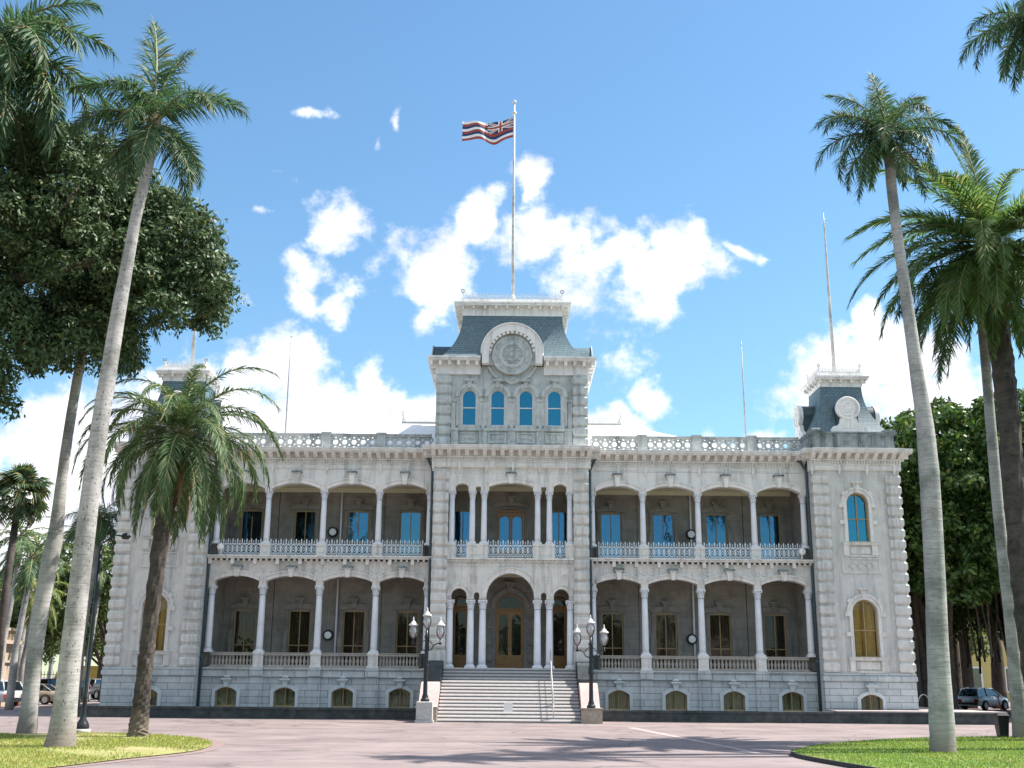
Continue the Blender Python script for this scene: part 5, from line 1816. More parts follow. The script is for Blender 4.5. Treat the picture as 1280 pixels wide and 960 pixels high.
royal_crown1 = [(130, 84, 1.45, .30), (60, 84, 1.15, .4), (175, 60, 1.1, .8), (15, 60, 1.0, .9), (5, 48, 1.0, .95), (-40, 40, 1.0, 1.0), (175, 36, .95, .95), (200, 20, .9), (215, -2, .85), (-20, -36, .9), (-75, -24, .95), (265, 12, .8), (250, 50, .8), (70, 24, .9), (140, 12, .9), (30, -12, .8), (-100, 48, .75), (190, -36, .85), (40, -48, .9), (150, -48, .8)]
palm('tall pale royal palm with a pitted trunk, nearest on the left lawn', -27.4,
     [(-12.9, -.1), (-12.89, .5), (-12.87, 2), (-12.87, 3.95), (-12.78, 8.79), (-12.51, 13.46), (-12.29, 16.4), (-12.08, 18.0), (-12.0, 18.9)],
     [.45, .37, .31, .29, .275, .215, .175, .165, .16], 'royal', royal_crown1, M['royal'], M['bark_pit'], None, (1.6, .26), .9, dead=[(-120, -48, .6), (-30, -72, .5)])
palm('tall pale royal palm further back, its top lost in the broadleaf tree', -19.4,
     [(-17.22, -.1), (-17.22, .5), (-17.25, 2.4), (-17.25, 4.4), (-17.05, 6.3), (-16.98, 7.2), (-17.0, 9.47), (-16.86, 12.92), (-16.67, 14.86)],
     [.36, .31, .28, .28, .32, .26, .19, .175, .17], 'royal', [(a, e) for a, e in ((0, 30), (40, 60), (90, 20), (140, 45), (180, 30), (220, 20), (270, 40), (310, 10), (-20, -20), (200, -30))], M['royal'], M['bark'], None, (1.3, .28), .8)
palm('royal palm with crown at the upper left corner, trunk beyond the edge', -26,
     [(-20.2, -.1), (-20.1, 6), (-19.6, 14), (-18.9, 22.0)], [.5, .42, .34, .25], 'royal',
     [(0, 60, 1.25, .8), (-25, 36, 1.3), (20, 24, 1.35), (-50, 12, 1.2), (-10, 0, 1.25), (60, 40, 1.1), (100, 60, 1.1), (-80, 30, 1.2), (-120, 20, 1.1), (180, 30, 1.2), (220, 40, 1.1), (140, 30, 1.1), (-35, -30, 1.1), (15, -30, 1.1), (-70, -40, 1), (45, 72, 1.1, .6), (10, 48, 1.3, .9), (-40, 24, 1.3), (5, 12, 1.35), (-15, -12, 1.3), (30, -12, 1.2), (-60, -16, 1.2), (-25, -50, 1.1), (20, -52, 1.1)], M['royal'], M['bark'], None, (1.6, .28), 1.0, scale=1.15)
date_fr = []
rr_ = random.Random(8)
for el, cnt, off in ((80, 4, 10), (60, 6, 40), (42, 8, 0), (24, 9, 20), (4, 9, 5), (-16, 9, 30), (-36, 7, 0), (-60, 5, 40)):
    for k in range(cnt):
        date_fr.append((off + 360 * k / cnt + rr_.uniform(-14, 14), el, rr_.uniform(.85, 1.08) * (.82 if el < -10 else .92)))
palm('drooping date palm with a rough dark trunk in front of the left corner tower', -21.4,
     [(-12.61, -.1), (-12.6, .3), (-12.58, 1.5), (-12.55, 3.23), (-12.43, 6.55), (-12.16, 9.4), (-12.02, 10.3)], [.36, .30, .25, .235, .26, .30, .38], 'date', date_fr, M['date'], M['bark_dark'], None, None, .1, .16, 16,
     dead=[(-60, -72, 1.0), (20, -72, 1.15), (-110, -72, .9), (0, -72, 1.2)])
royalA = [(100, 84, 1.05, .35), (150, 72, .95, .6), (30, 72, .95, .6), (0, 48, .95), (-15, 30, .9), (180, 48, .95), (165, 24, .95), (200, 36, 1.0), (195, 0, .95), (210, -24, .9), (185, -48, .85), (-30, -24, .8), (5, -48, .8), (-80, 36, .9), (-110, 12, .9), (-60, 0, .8), (90, 24, .9), (130, 0, .8), (60, 12, .8), (240, 48, .9), (-90, -36, .8)]
palm('tall smooth grey royal palm standing on the bright right lawn', -27.5,
     [(12.45, -.1), (12.46, .5), (12.53, 2), (12.61, 4.16), (12.77, 7.5), (12.80, 9.5), (12.68, 11.03), (12.51, 14.47), (12.35, 17.24), (12.38, 18.6)], [.41, .36, .32, .30, .29, .28, .205, .17, .16, .16], 'royal', royalA, M['royal'], M['bark'], None, (1.2, .2), .9, scale=.86, dead=[(-40, -48, .8), (-90, -60, .7)])
palm('slender royal palm beside the black bin, its crown behind the dark date palm', -18.3,
     [(18.79, -.1), (18.8, .6), (18.86, 4.78), (18.80, 8.42), (18.9, 12.88), (18.95, 16.5)], [.33, .28, .23, .21, .19, .18], 'royal',
     [(a, e, 1.1) for a, e in ((0, 36), (50, 60), (100, 30), (150, 40), (185, 24), (165, 0), (215, 36), (250, 10), (290, 50), (330, 20), (200, -36), (-20, -40), (170, -50))], M['royal'], M['bark'], None, (1.5, .24), .9, scale=1.1)
palm('royal palm out of frame whose fronds hang into the upper right corner', -25, [(20.0, -.1), (19.9, 8), (19.6, 17), (19.3, 24.5)], [.5, .4, .3, .22], 'royal',
     [(180, 36, .9), (200, 12, .9), (165, 12, .9), (230, 24), (140, 36), (190, -24, .9), (215, -36, .9), (260, 30), (300, 40), (0, 30), (45, 40), (90, 40), (240, -24, .9), (180, -48, .9)], M['royal'], M['bark'], None, (1.5, .24), .9)
db = []
for (az, el, lf) in ((95, 80, 1.0), (60, 72, .9), (180, 36, 1.0), (195, 24, .95), (170, 12, 1.05), (205, 0, 1.05), (185, -12, 1.05), (215, -24, 1.0), (195, -40, .95), (230, -40, .9), (250, -24, .9), (270, -40, .85), (290, -24, .9), (310, -40, .9), (330, -12, .9), (350, -36, .9), (0, 0, 1), (10, 36, 1), (330, 40, .9), (300, 24, .9), (270, 12, .85), (240, 12, .9), (150, 40, .95), (140, 12, .9), (120, 50, .9), (110, 0, .9), (80, 30, .9), (50, 20, .9), (30, -10, .9), (200, -60, .8), (240, -66, .8), (280, -66, .8), (165, -36, .9), (130, -30, .9), (220, 52, .9), (260, 48, .8)):
    db.append((az, el, lf))
for k in range(20):
    db.append((150 + 137.5 * k % 170, (48, 24, 0, -20, -44, -30, 12, -60)[k % 8], rr_.uniform(.8, 1.0)))
db += [(100, 84, 1.05, .3), (150, 84, .95, .3), (130, 66, 1.0, .5), (170, 58, 1.0, .7), (200, 62, .95, .7)]
palm('big dark date palm with a thick shaggy trunk at the right edge', -20.0,
     [(18.95, -.1), (18.9, .5), (18.75, 3), (18.67, 6.4), (18.84, 11.82), (18.80, 14.68), (18.82, 18.6)], [.52, .46, .40, .37, .36, .40, .45], 'dateB', db, M['dateB'], M['bark_dark'], None, None, .2, .14, 16)
for (px_, Y_, h_, sp_, lab, lf) in ((-24.7, 5, 10.6, 'royal', 'slim pale palm behind the dark lamp pole left of the palace', M['royal']),
                                    (-34.3, 20, 7.3, 'coco', 'short yellow-green palm between the two leftmost pale trunks', M['coco']),
                                    (-36.3, 24, 11.0, 'coco', 'yellow-green palm rising behind the stone gate pillar', M['coco']),
                                    (-33.4, 30, 9.8, 'coco', 'distant feathery palm left of the broadleaf tree by the palace', M['date']),
                                    (-44.0, 36, 8.6, 'coco', 'distant palm at the far left behind the parked cars', M['royal']),
                                    (-30.2, 9, 8.6, 'coco', 'feathery green palm just right of the fan palm', M['royal']),
                                    (-33.2, 14, 10.6, 'coco', 'loose pale palm below the fan palm at the left edge', M['date']),
                                    (-47.5, 58, 13.0, 'coco', 'tall far palm beyond the iron fence on the left', M['coco'])):
    fr = [(rr_.uniform(0, 360), e_, rr_.uniform(.8, 1.05)) for e_ in (78, 66, 54, 48, 40, 30, 30, 24, 18, 12, 6, 0, -12, -20, -30, -40, -54)]
    fr = [(i * 137.5, e_, l_) for i, (a_, e_, l_) in enumerate(fr)]
    palm(lab, Y_, [(px_, -.1), (px_ - .05, h_ * .4), (px_ + .25, h_ * .8), (px_ + .3, h_)], [.26, .2, .17, .15], sp_, fr, lf, M['bark'], 'background palms on the left', (.8, .18), .4, n=10, scale=.85)

# fan palm at the left edge
def fan_leaf_mesh(key, r, seg, droop, seed):
    mb = MB(); rnd = random.Random(seed)
    mb.tube([(0, 0, 0), (.4, 0, .02), (.8, 0, 0)], .018, 5, 1)
    c = Vector((.8, 0, 0))
    for k in range(seg):
        a = R(-115 + 230 * k / (seg - 1))
        d = Vector((math.cos(a), math.sin(a), .12)).normalized()
        sd = Vector((-math.sin(a), math.cos(a), 0))
        l = r * (.75 + .25 * math.cos(a * .8)) * rnd.uniform(.9, 1.05)
        w = 1.9 * r * math.pi / seg * .46
        m1 = c + d * l * .55 + Vector((0, 0, .0)); tip = c + d * l * .85 + Vector((0, 0, -droop * l * rnd.uniform(.6, 1.3)))
        mb.add([tuple(c), tuple(m1 - sd * w * .5 + Vector((0, 0, .03))), tuple(m1 + sd * w * .5 - Vector((0, 0, .03))), tuple(tip)], [(0, 1, 2), (1, 3, 2)])
    return mb.mesh('leaf', [M['fan'], M['rachis']])


fl = [fan_leaf_mesh(i, 1.0, 30, .3 + .15 * i, i) for i in range(3)]
t = thing('fan_palm', 'dark fan palm with round pleated leaves at the left edge', 'palm tree', (-23.6, -8, 0))
mb = MB(); mb.tube([(0, 0, -.1), (-.1, 0, 5), (0, 0, 10.3)], [.24, .18, .16], 10); mb.build('trunk', M['bark_dark'], t)
for k in range(34):
    el = (80, 60, 45, 30, 15, 0, -20, -40, -60)[k % 9]
    o = link('leaf', fl[k % 3], t, (0, 0, 10.3), 0)
    o.rotation_euler = (rr_.uniform(-.4, .4), R(-el), R(k * 137.5))
    o.rotation_mode = 'XYZ'; o.scale = (1.05,) * 3

# ------------------------------------------------------------------ broadleaf trees
def leaf_cloud(lobes, puffs_per, leaves, l, w, pr, seed, down=.5, low=-.45):
    """leaf faces on many small puffs that sit on the skin of the lobes; returns (n*4, 3)"""
    rng = np.random.default_rng(seed)
    Ls = np.array(lobes, float)
    out = []
    for (cx, cy, cz, r) in lobes:
        k = int(puffs_per * r * r)
        d = rng.normal(size=(k * 2, 3)); d /= np.linalg.norm(d, axis=1)[:, None]
        d = d[d[:, 2] > low][:k]
        P = np.array([cx, cy, cz]) + d * (r * rng.uniform(.72, 1.06, (len(d), 1)))
        keep = np.ones(len(P), bool)
        for (ax, ay, az, ar) in lobes:
            keep &= ~(np.linalg.norm(P - (ax, ay, az), axis=1) < ar * .70)
        out.append(P[keep])
    C_ = np.concatenate(out)
    rs = pr * rng.uniform(.6, 1.35, len(C_))
    n = len(C_) * leaves
    c = np.repeat(C_, leaves, 0); rad = np.repeat(rs, leaves)[:, None]
    nrm = rng.normal(size=(n, 3)); nrm[:, 2] += .55; nrm /= np.linalg.norm(nrm, axis=1)[:, None]
    p = c + nrm * rad * rng.uniform(.55, 1.0, (n, 1)) * np.array([1, 1, .75])
    tg = np.cross(nrm, rng.normal(size=(n, 3))); tg /= np.linalg.norm(tg, axis=1)[:, None] + 1e-9
    d = tg * .9 + nrm * .35 + rng.normal(size=(n, 3)) * .2; d[:, 2] -= down; d /= np.linalg.norm(d, axis=1)[:, None]
    sv = np.cross(d, nrm + rng.normal(size=(n, 3)) * .3); sv /= np.linalg.norm(sv, axis=1)[:, None] + 1e-9
    ll = l * rng.uniform(.7, 1.25, (n, 1)); ww = w * rng.uniform(.75, 1.2, (n, 1))
    V = np.empty((n, 4, 3))
    V[:, 0] = p; V[:, 1] = p + d * ll * .45 - sv * ww * .5; V[:, 2] = p + d * ll; V[:, 3] = p + d * ll * .45 + sv * ww * .5
    return V.reshape(-1, 3)


M['tree_leaf'] = leaf_mat('olive_tree_leaf', (.072, .118, .052), .45, .16, .5, (.17, .18, .08))
M['banyan_leaf'] = leaf_mat('banyan_leaf', (.05, .10, .024), .45, .25, .42, (.20, .22, .05))
M['bg_leaf'] = leaf_mat('background_tree_leaf', (.075, .12, .035), .45, .25, .5, (.2, .2, .06))
M['tree_bark'] = mat('brown_tree_bark', (.11, .085, .065), .9, .35, 4, bump=.6, bscale=9)
M['root_bark'] = mat('grey_banyan_root_bark', (.10, .078, .062), .9, .4, 3, bump=.7, bscale=7)


def tree(name, label, base, trunks, lobes, leaf, puffs, leaves, l, w, pr, seed, group=None, bark=None, cat='tree', down=.5, low=-.45):
    t = thing(name, label, cat, base, 0, group)
    mb = MB()
    for (pts, rad) in trunks:
        mb.tube([(x - base[0], y - base[1], z) for x, y, z in pts], rad, 9, 0, True, lambda i, k: .10 * math.sin(k * 2.4 + i * 1.1))
    mb.build('trunk', bark or M['tree_bark'], t)
    V = leaf_cloud(lobes, puffs, leaves, l, w, pr, seed, down, low) - np.array(base)
    link('crown', np_mesh('crown', V, 4, leaf), t)
    return t


big_lobes = [(-12.2, -21, 16.5, 1.5), (-13.3, -21.5, 17.9, 1.9), (-13.6, -22, 15.3, 1.5), (-15.0, -21.5, 18.8, 2.0), (-15.3, -22.5, 16.6, 2.2), (-16.8, -21.5, 20.4, 2.1), (-16.9, -22.5, 18.6, 2.5),
             (-15.9, -21, 14.0, 1.5), (-18.8, -23, 20.2, 2.3), (-18.6, -22.5, 13.6, 1.9), (-19.5, -24, 17.6, 2.5), (-20.4, -23, 12.4, 1.7), (-21.0, -22, 20.2, 3.0), (-22.3, -22, 15.6, 3.0), (-14.3, -18, 17, 2.4), (-17, -17.5, 19, 2.8), (-20.5, -18, 18.5, 3.4), (-17.6, -17.8, 15.2, 2.4), (-24.5, -20, 18.5, 3.6), (-24, -24, 13.5, 2.6), (-19.0, -23, 11.7, 1.3), (-20.3, -24, 10.9, 1.5), (-19.6, -23.5, 14.5, 1.8)]
tree('broadleaf_tree', 'large dense broadleaf tree filling the upper left behind the pale palm trunk', (-23.5, -19.5, 0),
     [([(-23.5, -19.5, 0), (-23.4, -19.6, 4), (-22.6, -20, 9), (-21.0, -20.6, 13)], [.75, .6, .5, .4]), ([(-22.6, -20, 9), (-20.0, -22.2, 14.5), (-18.3, -22.6, 16.0), (-15.5, -21.6, 17.2), (-13.2, -21.2, 17)], [.4, .3, .24, .15, .06]),
      ([(-21.0, -20.6, 13), (-19, -20.5, 17), (-17, -21, 20.5)], [.35, .24, .1]), ([(-21.0, -20.6, 13), (-21, -20, 17), (-21.4, -20, 20)], [.3, .2, .1]), ([(-20.0, -22.2, 14.5), (-18, -21.5, 13.5), (-16, -21.2, 14)], [.16, .1, .05])],
     big_lobes, M['tree_leaf'], 30, 90, .22, .095, .52, 11)
ban_lobes = []
rb = random.Random(5)
for (x, y, z, r) in ((24.5, 12, 15.5, 2.6), (25.5, 10, 11.0, 2.6), (27.5, 9, 17.2, 2.9), (28.5, 7.5, 13.2, 2.9), (27.5, 8.5, 9.6, 2.2), (31.5, 8.5, 18.3, 3.0), (32.5, 7, 14.5, 3.1), (31.5, 7, 10.3, 2.6), (36, 8.5, 18.0, 3.2), (36.5, 7, 14, 3.2), (36, 7.5, 9.8, 2.6), (40.5, 8, 17.5, 3.5), (41, 8, 12.5, 3.5), (45, 9, 16, 4), (25, 17, 17, 3.5), (30, 17, 18.5, 4), (36, 17, 18.5, 4.5), (42, 17, 17, 5), (30, 24, 16, 5), (38, 25, 17, 5), (46, 25, 15, 6), (25, 22, 13, 4), (33, 14, 12, 3), (39, 14, 11, 3), (27, 14, 11, 3), (31, 22, 9, 3.2), (35, 24, 9, 3.4), (40, 22, 9, 3.6), (37, 30, 11, 4), (43, 30, 10, 4.5), (29, 27, 9, 3.6), (34, 33, 12, 4)):
    ban_lobes.append((x, y, z - 1.1, r))
roots = []
for k in range(90):
    x = rb.uniform(25.5, 44); y = rb.uniform(10, 27)
    q = x / (y + 61)
    r = rb.choice((.05, .07, .1, .16, .25))
    hang = .383 < q < .437
    if hang: r = min(r, .07)
    roots.append(([(x, y, rb.uniform(2.6, 5) if hang else (0 if r > .06 or rb.random() < .4 else rb.uniform(1.5, 3))), (x + rb.uniform(-.2, .2), y, 3.5), (x + rb.uniform(-.5, .5), y, 7), (x + rb.uniform(-1, 1), y, 12)], [r * 1.25, r, r * .95, r * .9]))
for (x, y, r) in ((28.6, 14, .55), (27.0, 17, 1.0), (26, 14, .9), (25.2, 12, .5), (28.0, 16, .6), (29.8, 20, 1.1), (36.0, 34.5, 1.0), (38.6, 36.5, .8), (37.2, 35, .6), (41.5, 36.5, .6), (35.2, 17, .5), (36.8, 20, .8), (39, 18, 1.0), (29, 24, 1.3), (33, 28, .9), (31, 26, 1)):
    roots.append(([(x - .3, y, 0), (x, y, 1.5), (x + .1, y, 5), (x + rb.uniform(-1, 1), y, 9), (x + rb.uniform(-2, 2), y - 1, 14)], [r * 1.5, r, r * .85, r * .7, r * .35]))
tree('banyan_tree', 'huge dark banyan with hanging aerial roots right of the palace', (30, 16, 0), roots, ban_lobes, M['banyan_leaf'], 10, 60, .40, .22, .66, 21, None, M['root_bark'], 'tree', .35, -.75)


def simple_tree(label, x, y, h, r, seed, group, puffs=9, leaf=None, l=.34):
    rnd = random.Random(seed)
    lobes = [(x + rnd.uniform(-.6, .6) * r, y + rnd.uniform(-.6, .6) * r, h * (.45 + .42 * rnd.random()), r * rnd.uniform(.38, .55)) for k in range(9)]
    lobes.append((x, y, h * .78, r * .5))
    tr = [([(x, y, 0), (x + .1, y, h * .3), (x, y, h * .6)], [.06 * r + .12, .05 * r + .08, .1])] + [([(x + .1, y, h * .3), (lx, ly, lz)], [.14, .05]) for lx, ly, lz, lr in lobes[:6]]
    return tree('broadleaf_tree', label, (x, y, 0), tr, lobes, leaf or M['bg_leaf'], puffs, 34, l, l * .5, .6, seed, group)


GB = 'background broadleaf trees'
simple_tree('dark green broadleaf tree close against the left side of the palace', -33.0, 33, 13.8, 4.6, 31, GB, 10)
simple_tree('low bushy tree behind the parked pickup truck', -39.5, 50, 9.5, 5, 32, GB)
simple_tree('bushy tree behind the gold sedan left of the pale trunks', -46, 44, 8.5, 5, 33, GB)
simple_tree('leafy tree behind the two feathery palms on the left', -38.5, 31, 10.5, 4.6, 41, GB)
simple_tree('rounded green tree at the far left edge behind the gate pillar', -55, 50, 11, 6, 34, GB)
simple_tree('dense green tree between the iron fence and the fan palm', -43, 34, 10.5, 5.2, 42, GB)
simple_tree('tall leafy tree behind the gate pillar and fan palm', -47, 30, 12, 5.5, 43, GB)
simple_tree('wide far tree behind the yellow truck', -50, 80, 13, 8, 35, GB, 6, None, .5)
simple_tree('far tree closing the view left beyond the iron fence', -68, 78, 13, 8, 36, GB, 6, None, .5)
simple_tree('far tree behind the yellow building on the right', 66, 92, 14, 8, 37, GB, 6, None, .5)
simple_tree('tall tree closing the gap behind the banyan roots', 44, 62, 15, 8, 38, GB, 6, None, .5)
simple_tree('far tree beyond the right edge of the banyan', 58, 40, 15, 8, 39, GB, 6, None, .5)
# woods on the other side of the grounds, seen mirrored in the window glass
V = leaf_cloud([(rb.uniform(-85, 85), -128 + rb.uniform(-6, 6), rb.uniform(2.5, 9.0), rb.uniform(3, 5)) for k in range(60)], 1.6, 26, 1.2, .7, 1.3, 77)
tag(link('far_wood', np_mesh('far_wood', V, 4, M['bg_leaf'])), 'green wood on the far side of the grounds mirrored in the window panes', 'wood', None, 'stuff')

# ------------------------------------------------------------------ left background: pillar, wall, lamp pole, vehicles
t = thing('gate_pillar', 'tan stone gate pillar with a moulded cap at the left edge', 'pillar', (-36.2, 18, 0))
M['tan'] = mat('tan_pillar_stone', (.46, .36, .26), .85, .15, 3, stain=(.25, .2, .15), stain_amt=.6, stain_scale=1.0, streak=True)
mb = MB(); mb.box(-1.9, 1.9, -1.2, 1.2, 0, .7); mb.box(-1.6, 1.6, -1.0, 1.0, .7, 3.9); mb.box(-1.75, 1.75, -1.12, 1.12, 2.85, 3.02); mb.build('shaft', M['tan'], t)
mb = MB(); mb.box(-1.75, 1.75, -1.15, 1.15, 3.901, 4.1); mb.box(-2.0, 2.0, -1.4, 1.4, 4.1, 4.35); mb.box(-1.5, 1.5, -.9, .9, 4.35, 5.0); mb.box(-1.65, 1.65, -1.05, 1.05, 5.0, 5.2); mb.build('cap', M['tan'], t)
t = thing('iron_fence', 'dark iron fence on a pale green wall behind the parked cars', 'fence', (-48, 56, 0))
mb = MB(); mb.box(-20, 20, -.15, .15, 0, .9); mb.build('wall', mat('pale_green_wall', (.28, .36, .33), .8, .12, 1.5), t)
mb = MB(); mb.box(-20, 20, -.03, .03, 1.0, 1.05); mb.box(-20, 20, -.03, .03, 2.1, 2.15)
for k in range(134): mb.box(-20 + k * .3 - .02, -20 + k * .3 + .02, -.02, .02, .9, 2.45)
mb.build('railing', M['black'], t)
t = thing('street_lamp', 'tall dark lamp pole on the left lawn behind the pitted palm trunk', 'street lamp', (-15.4, -19.0, 0))
mb = MB(); mb.lathe([(.30, 0), (.30, .12), (.27, .16)], 0, 0, 0, 16); mb.build('footing', M['granite'], t)
mb = MB(); mb.lathe([(.24, .16), (.24, .26), (.20, .36), (.12, .50), (.085, .8), (.08, 1.2), (.10, 1.24), (.075, 1.3), (.07, 4), (.055, 6.9)], 0, 0, 0, 14)
mb.tube([(0, 0, 6.8), (.5, 0, 7.15), (.9, 0, 7.1)], .03, 6); mb.build('pole', M['black'], t)
mb = MB(); mb.lathe([(0, -.12), (.12, -.1), (.2, 0), (.12, .1), (0, .14)], .9, 0, 7.1, 10); mb.build('lamp_head', M['black'], t)


def paint(name, col, rough=.3):
    m = mat(name, col, rough, .04, 2, coat=.6)
    return m


M['tyre'] = mat('black_tyre_rubber', (.015, .015, .016), .85, .2, 9)
M['rim'] = mat('alloy_rim', (.45, .45, .46), .35, .1, 9, metal=.6)
M['carglass'] = glass_mat('dark_car_glass', (.5, .55, .6), .22, trans=.12)
M['taillight'] = mat('red_light_lens', (.45, .02, .015), .25, .1, 9)
M['headlight'] = mat('clear_light_lens', (.7, .72, .74), .2, .05, 9)
M['blacktrim'] = mat('black_plastic_trim', (.02, .02, .022), .6, .2, 9)


def car(label, loc, rz, col, kind, group='parked vehicles'):
    """length along X (front at +X), built from profile sections; kind: sedan, suv, pickup"""
    names = {'sedan': 'parked_car', 'suv': 'parked_car', 'pickup': 'pickup_truck'}
    t = thing(names[kind], label, {'sedan': 'car', 'suv': 'car', 'pickup': 'pickup truck'}[kind], loc, rz, group)
    body_m = paint('car_paint', col)
    if kind == 'sedan':
        low = [(-2.3, .32, .80, .78), (-2.2, .26, .92, .86), (-1.5, .24, .97, .90), (-.5, .24, .95, .91), (.9, .24, .93, .90), (1.9, .26, .82, .86), (2.25, .32, .68, .76), (2.32, .38, .60, .68)]
        cab = [(-1.75, .97), (-1.05, 1.40), (-.2, 1.46), (.35, 1.42), (1.15, .94)]; wb = (-1.4, 1.42); wr = .33
    elif kind == 'suv':
        low = [(-2.35, .45, .90, .84), (-2.3, .36, 1.05, .92), (-1.4, .32, 1.10, .95), (0, .32, 1.08, .95), (1.1, .32, 1.06, .94), (1.95, .34, .98, .90), (2.3, .40, .82, .82), (2.38, .46, .72, .74)]
        cab = [(-2.25, 1.08), (-1.95, 1.62), (-1.2, 1.74), (.2, 1.70), (1.25, 1.08)]; wb = (-1.42, 1.45); wr = .38
    else:
        low = [(-2.8, .52, 1.05, .90), (-2.75, .50, 1.12, .95), (-1.0, .45, 1.14, .97), (.2, .45, 1.14, .97), (1.4, .45, 1.14, .97), (2.3, .46, 1.08, .94), (2.7, .52, .98, .86), (2.78, .56, .90, .8)]
        cab = [(-.95, 1.13), (-.85, 1.72), (-.2, 1.80), (.75, 1.74), (1.45, 1.13)]; wb = (-1.7, 1.75); wr = .41
    mb = MB()
    v, f = [], []
    for (x, z0, z1, w) in low:
        zm = z0 + (z1 - z0) * .55
        v += [(x, -w * .90, z0), (x, -w, zm), (x, -w * .95, z1 - .06), (x, -w * .86, z1), (x, w * .86, z1), (x, w * .95, z1 - .06), (x, w, zm), (x, w * .90, z0)]
    for i in range(len(low) - 1):
        for k in range(8):
            f.append((8 * i + k, 8 * i + (k + 1) % 8, 8 * i + 8 + (k + 1) % 8, 8 * i + 8 + k))
    f += [tuple(range(7, -1, -1)), tuple(range(8 * (len(low) - 1), 8 * len(low)))]
    mb.add(v, [tuple(reversed(q)) for q in f], 0, True)
    # roof and pillars
    W0, W1 = low[3][3] * .88, low[3][3] * .70
    def wz(z): return W0 + (W1 - W0) * (z - cab[0][1]) / (max(c[1] for c in cab) - cab[0][1])
    for i in range(len(cab) - 1):
        (x0, z0), (x1, z1) = cab[i], cab[i + 1]
        if 0 < i < len(cab) - 2:
            mb.add([(x0, -wz(z0), z0), (x1, -wz(z1), z1), (x1, wz(z1), z1), (x0, wz(z0), z0), (x0, -wz(z0), z0 - .06), (x1, -wz(z1), z1 - .06), (x1, wz(z1), z1 - .06), (x0, wz(z0), z0 - .06)],
                   [(0, 1, 2, 3), (0, 4, 5, 1), (3, 2, 6, 7)], 0, False)
        else:
            for sg in (-1, 1):
                mb.tube([(x0, sg * wz(z0) * .99, z0 - .03), (x1, sg * wz(z1) * .99, z1 - .02)], .045, 6)
    xm = (cab[1][0] + cab[3][0]) / 2
    for sg in (-1, 1):
        mb.tube([(xm, sg * wz(cab[0][1]), cab[0][1] - .02), (xm, sg * wz(cab[2][1]), cab[2][1] - .03)], .04, 6)
    if kind == 'pickup':   # open bed
        mb.box(-2.74, -1.0, -.86, .86, 1.12, 1.15)
        for sg in (-1, 1):
            y0, y1 = sorted((sg * .86, sg * .94)); mb.box(-2.74, -1.0, y0, y1, 1.10, 1.34)
        mb.box(-2.80, -2.74, -.9, .9, .72, 1.34)
    body = mb.build('body', body_m, t)
    # glasshouse
    g = MB()
    v, f = [], []
    for (x, z) in cab:
        zz = z - .035
        v += [(x, -wz(z) * .97, zz), (x, wz(z) * .97, zz)]
    v += [(cab[0][0], -W0 * .97, cab[0][1] - .1), (cab[0][0], W0 * .97, cab[0][1] - .1), (cab[-1][0], -W0 * .97, cab[-1][1] - .1), (cab[-1][0], W0 * .97, cab[-1][1] - .1)]
    n = len(cab)
    for i in range(n - 1): f.append((2 * i, 2 * i + 2, 2 * i + 3, 2 * i + 1))
    f.append(tuple([2 * n] + [2 * n + 2] + [2 * i for i in range(n - 1, -1, -1)])); f.append(tuple([2 * i + 1 for i in range(n)] + [2 * n + 3, 2 * n + 1]))
    g.add(v, f)
    g.build('window_glass', M['carglass'], t)
    for wx in wb:
        for sg in (-1, 1):
            y = sg * (low[3][3] - .10)
            m = MB(); m.lathe_y([(wr * .62, -.11), (wr * .9, -.12), (wr, -.08), (wr, .08), (wr * .9, .12)], 0, 0, 22)
            wo = m.build('wheel', M['tyre'], t, (wx, y, wr))
            m = MB(); m.lathe_y([(0, -.125), (wr * .2, -.13), (wr * .58, -.115), (wr * .64, -.125)], 0, 0, 16)
            for k in range(5):
                a = 2 * PI * k / 5; m.lathe_y([(0, -.135), (.05, -.134), (.06, -.12)], wr * .38 * math.cos(a), wr * .38 * math.sin(a), 6)
            ro = m.build('rim', M['rim'], wo, (0, 0, 0), 0 if sg < 0 else PI)
            # dark wheel arch
            m = MB(); m.band(arc(0, 0, wr * 1.04, 0, 180, 14), arc(0, 0, wr * 1.16, 0, 180, 14), -.02, .02)
            m.build('wheel_arch', M['blacktrim'], t, (wx, sg * (low[3][3] - .012), wr))
    xr, xf = low[0][0], low[-1][0]
    for sg in (-1, 1):
        m = MB(); y0, y1 = sorted((sg * low[0][3] * .62, sg * low[1][3] * .96)); zt = low[0][2]
        m.box(xr - .02, xr + .09, y0, y1, zt - .28 if kind != 'pickup' else zt - .30, zt - .06 if kind != 'pickup' else zt + .2)
        m.build('tail_light', M['taillight'], t)
        m = MB(); y0, y1 = sorted((sg * low[-1][3] * .6, sg * low[-2][3] * .96)); m.box(xf - .16, xf + .005, y0, y1, low[-1][2] - .06, low[-1][2] + .06)
        m.build('headlight', M['headlight'], t)
        m = MB(); y0, y1 = sorted((sg * (low[3][3] - .04), sg * (low[3][3] + .16))); m.box(cab[3][0] + .35, cab[3][0] + .5, y0, y1, low[4][2] + .0, low[4][2] + .16)
        m.build('side_mirror', body_m, t)
    m = MB(); m.box(xr - .05, xr + .1, -low[0][3] * .95, low[0][3] * .95, low[0][1] - .02, low[0][1] + .16); m.box(xf - .1, xf + .03, -low[-1][3] * .95, low[-1][3] * .95, low[-1][1] - .06, low[-1][1] + .1)
    m.build('bumper', M['blacktrim'] if kind != 'pickup' else M['rim'], t)
    m = MB(); m.box(xr - .062, xr - .052, -.26, .26, low[0][1] + .18, low[0][1] + .34); m.build('number_plate', M['headlight'], t)
    return t


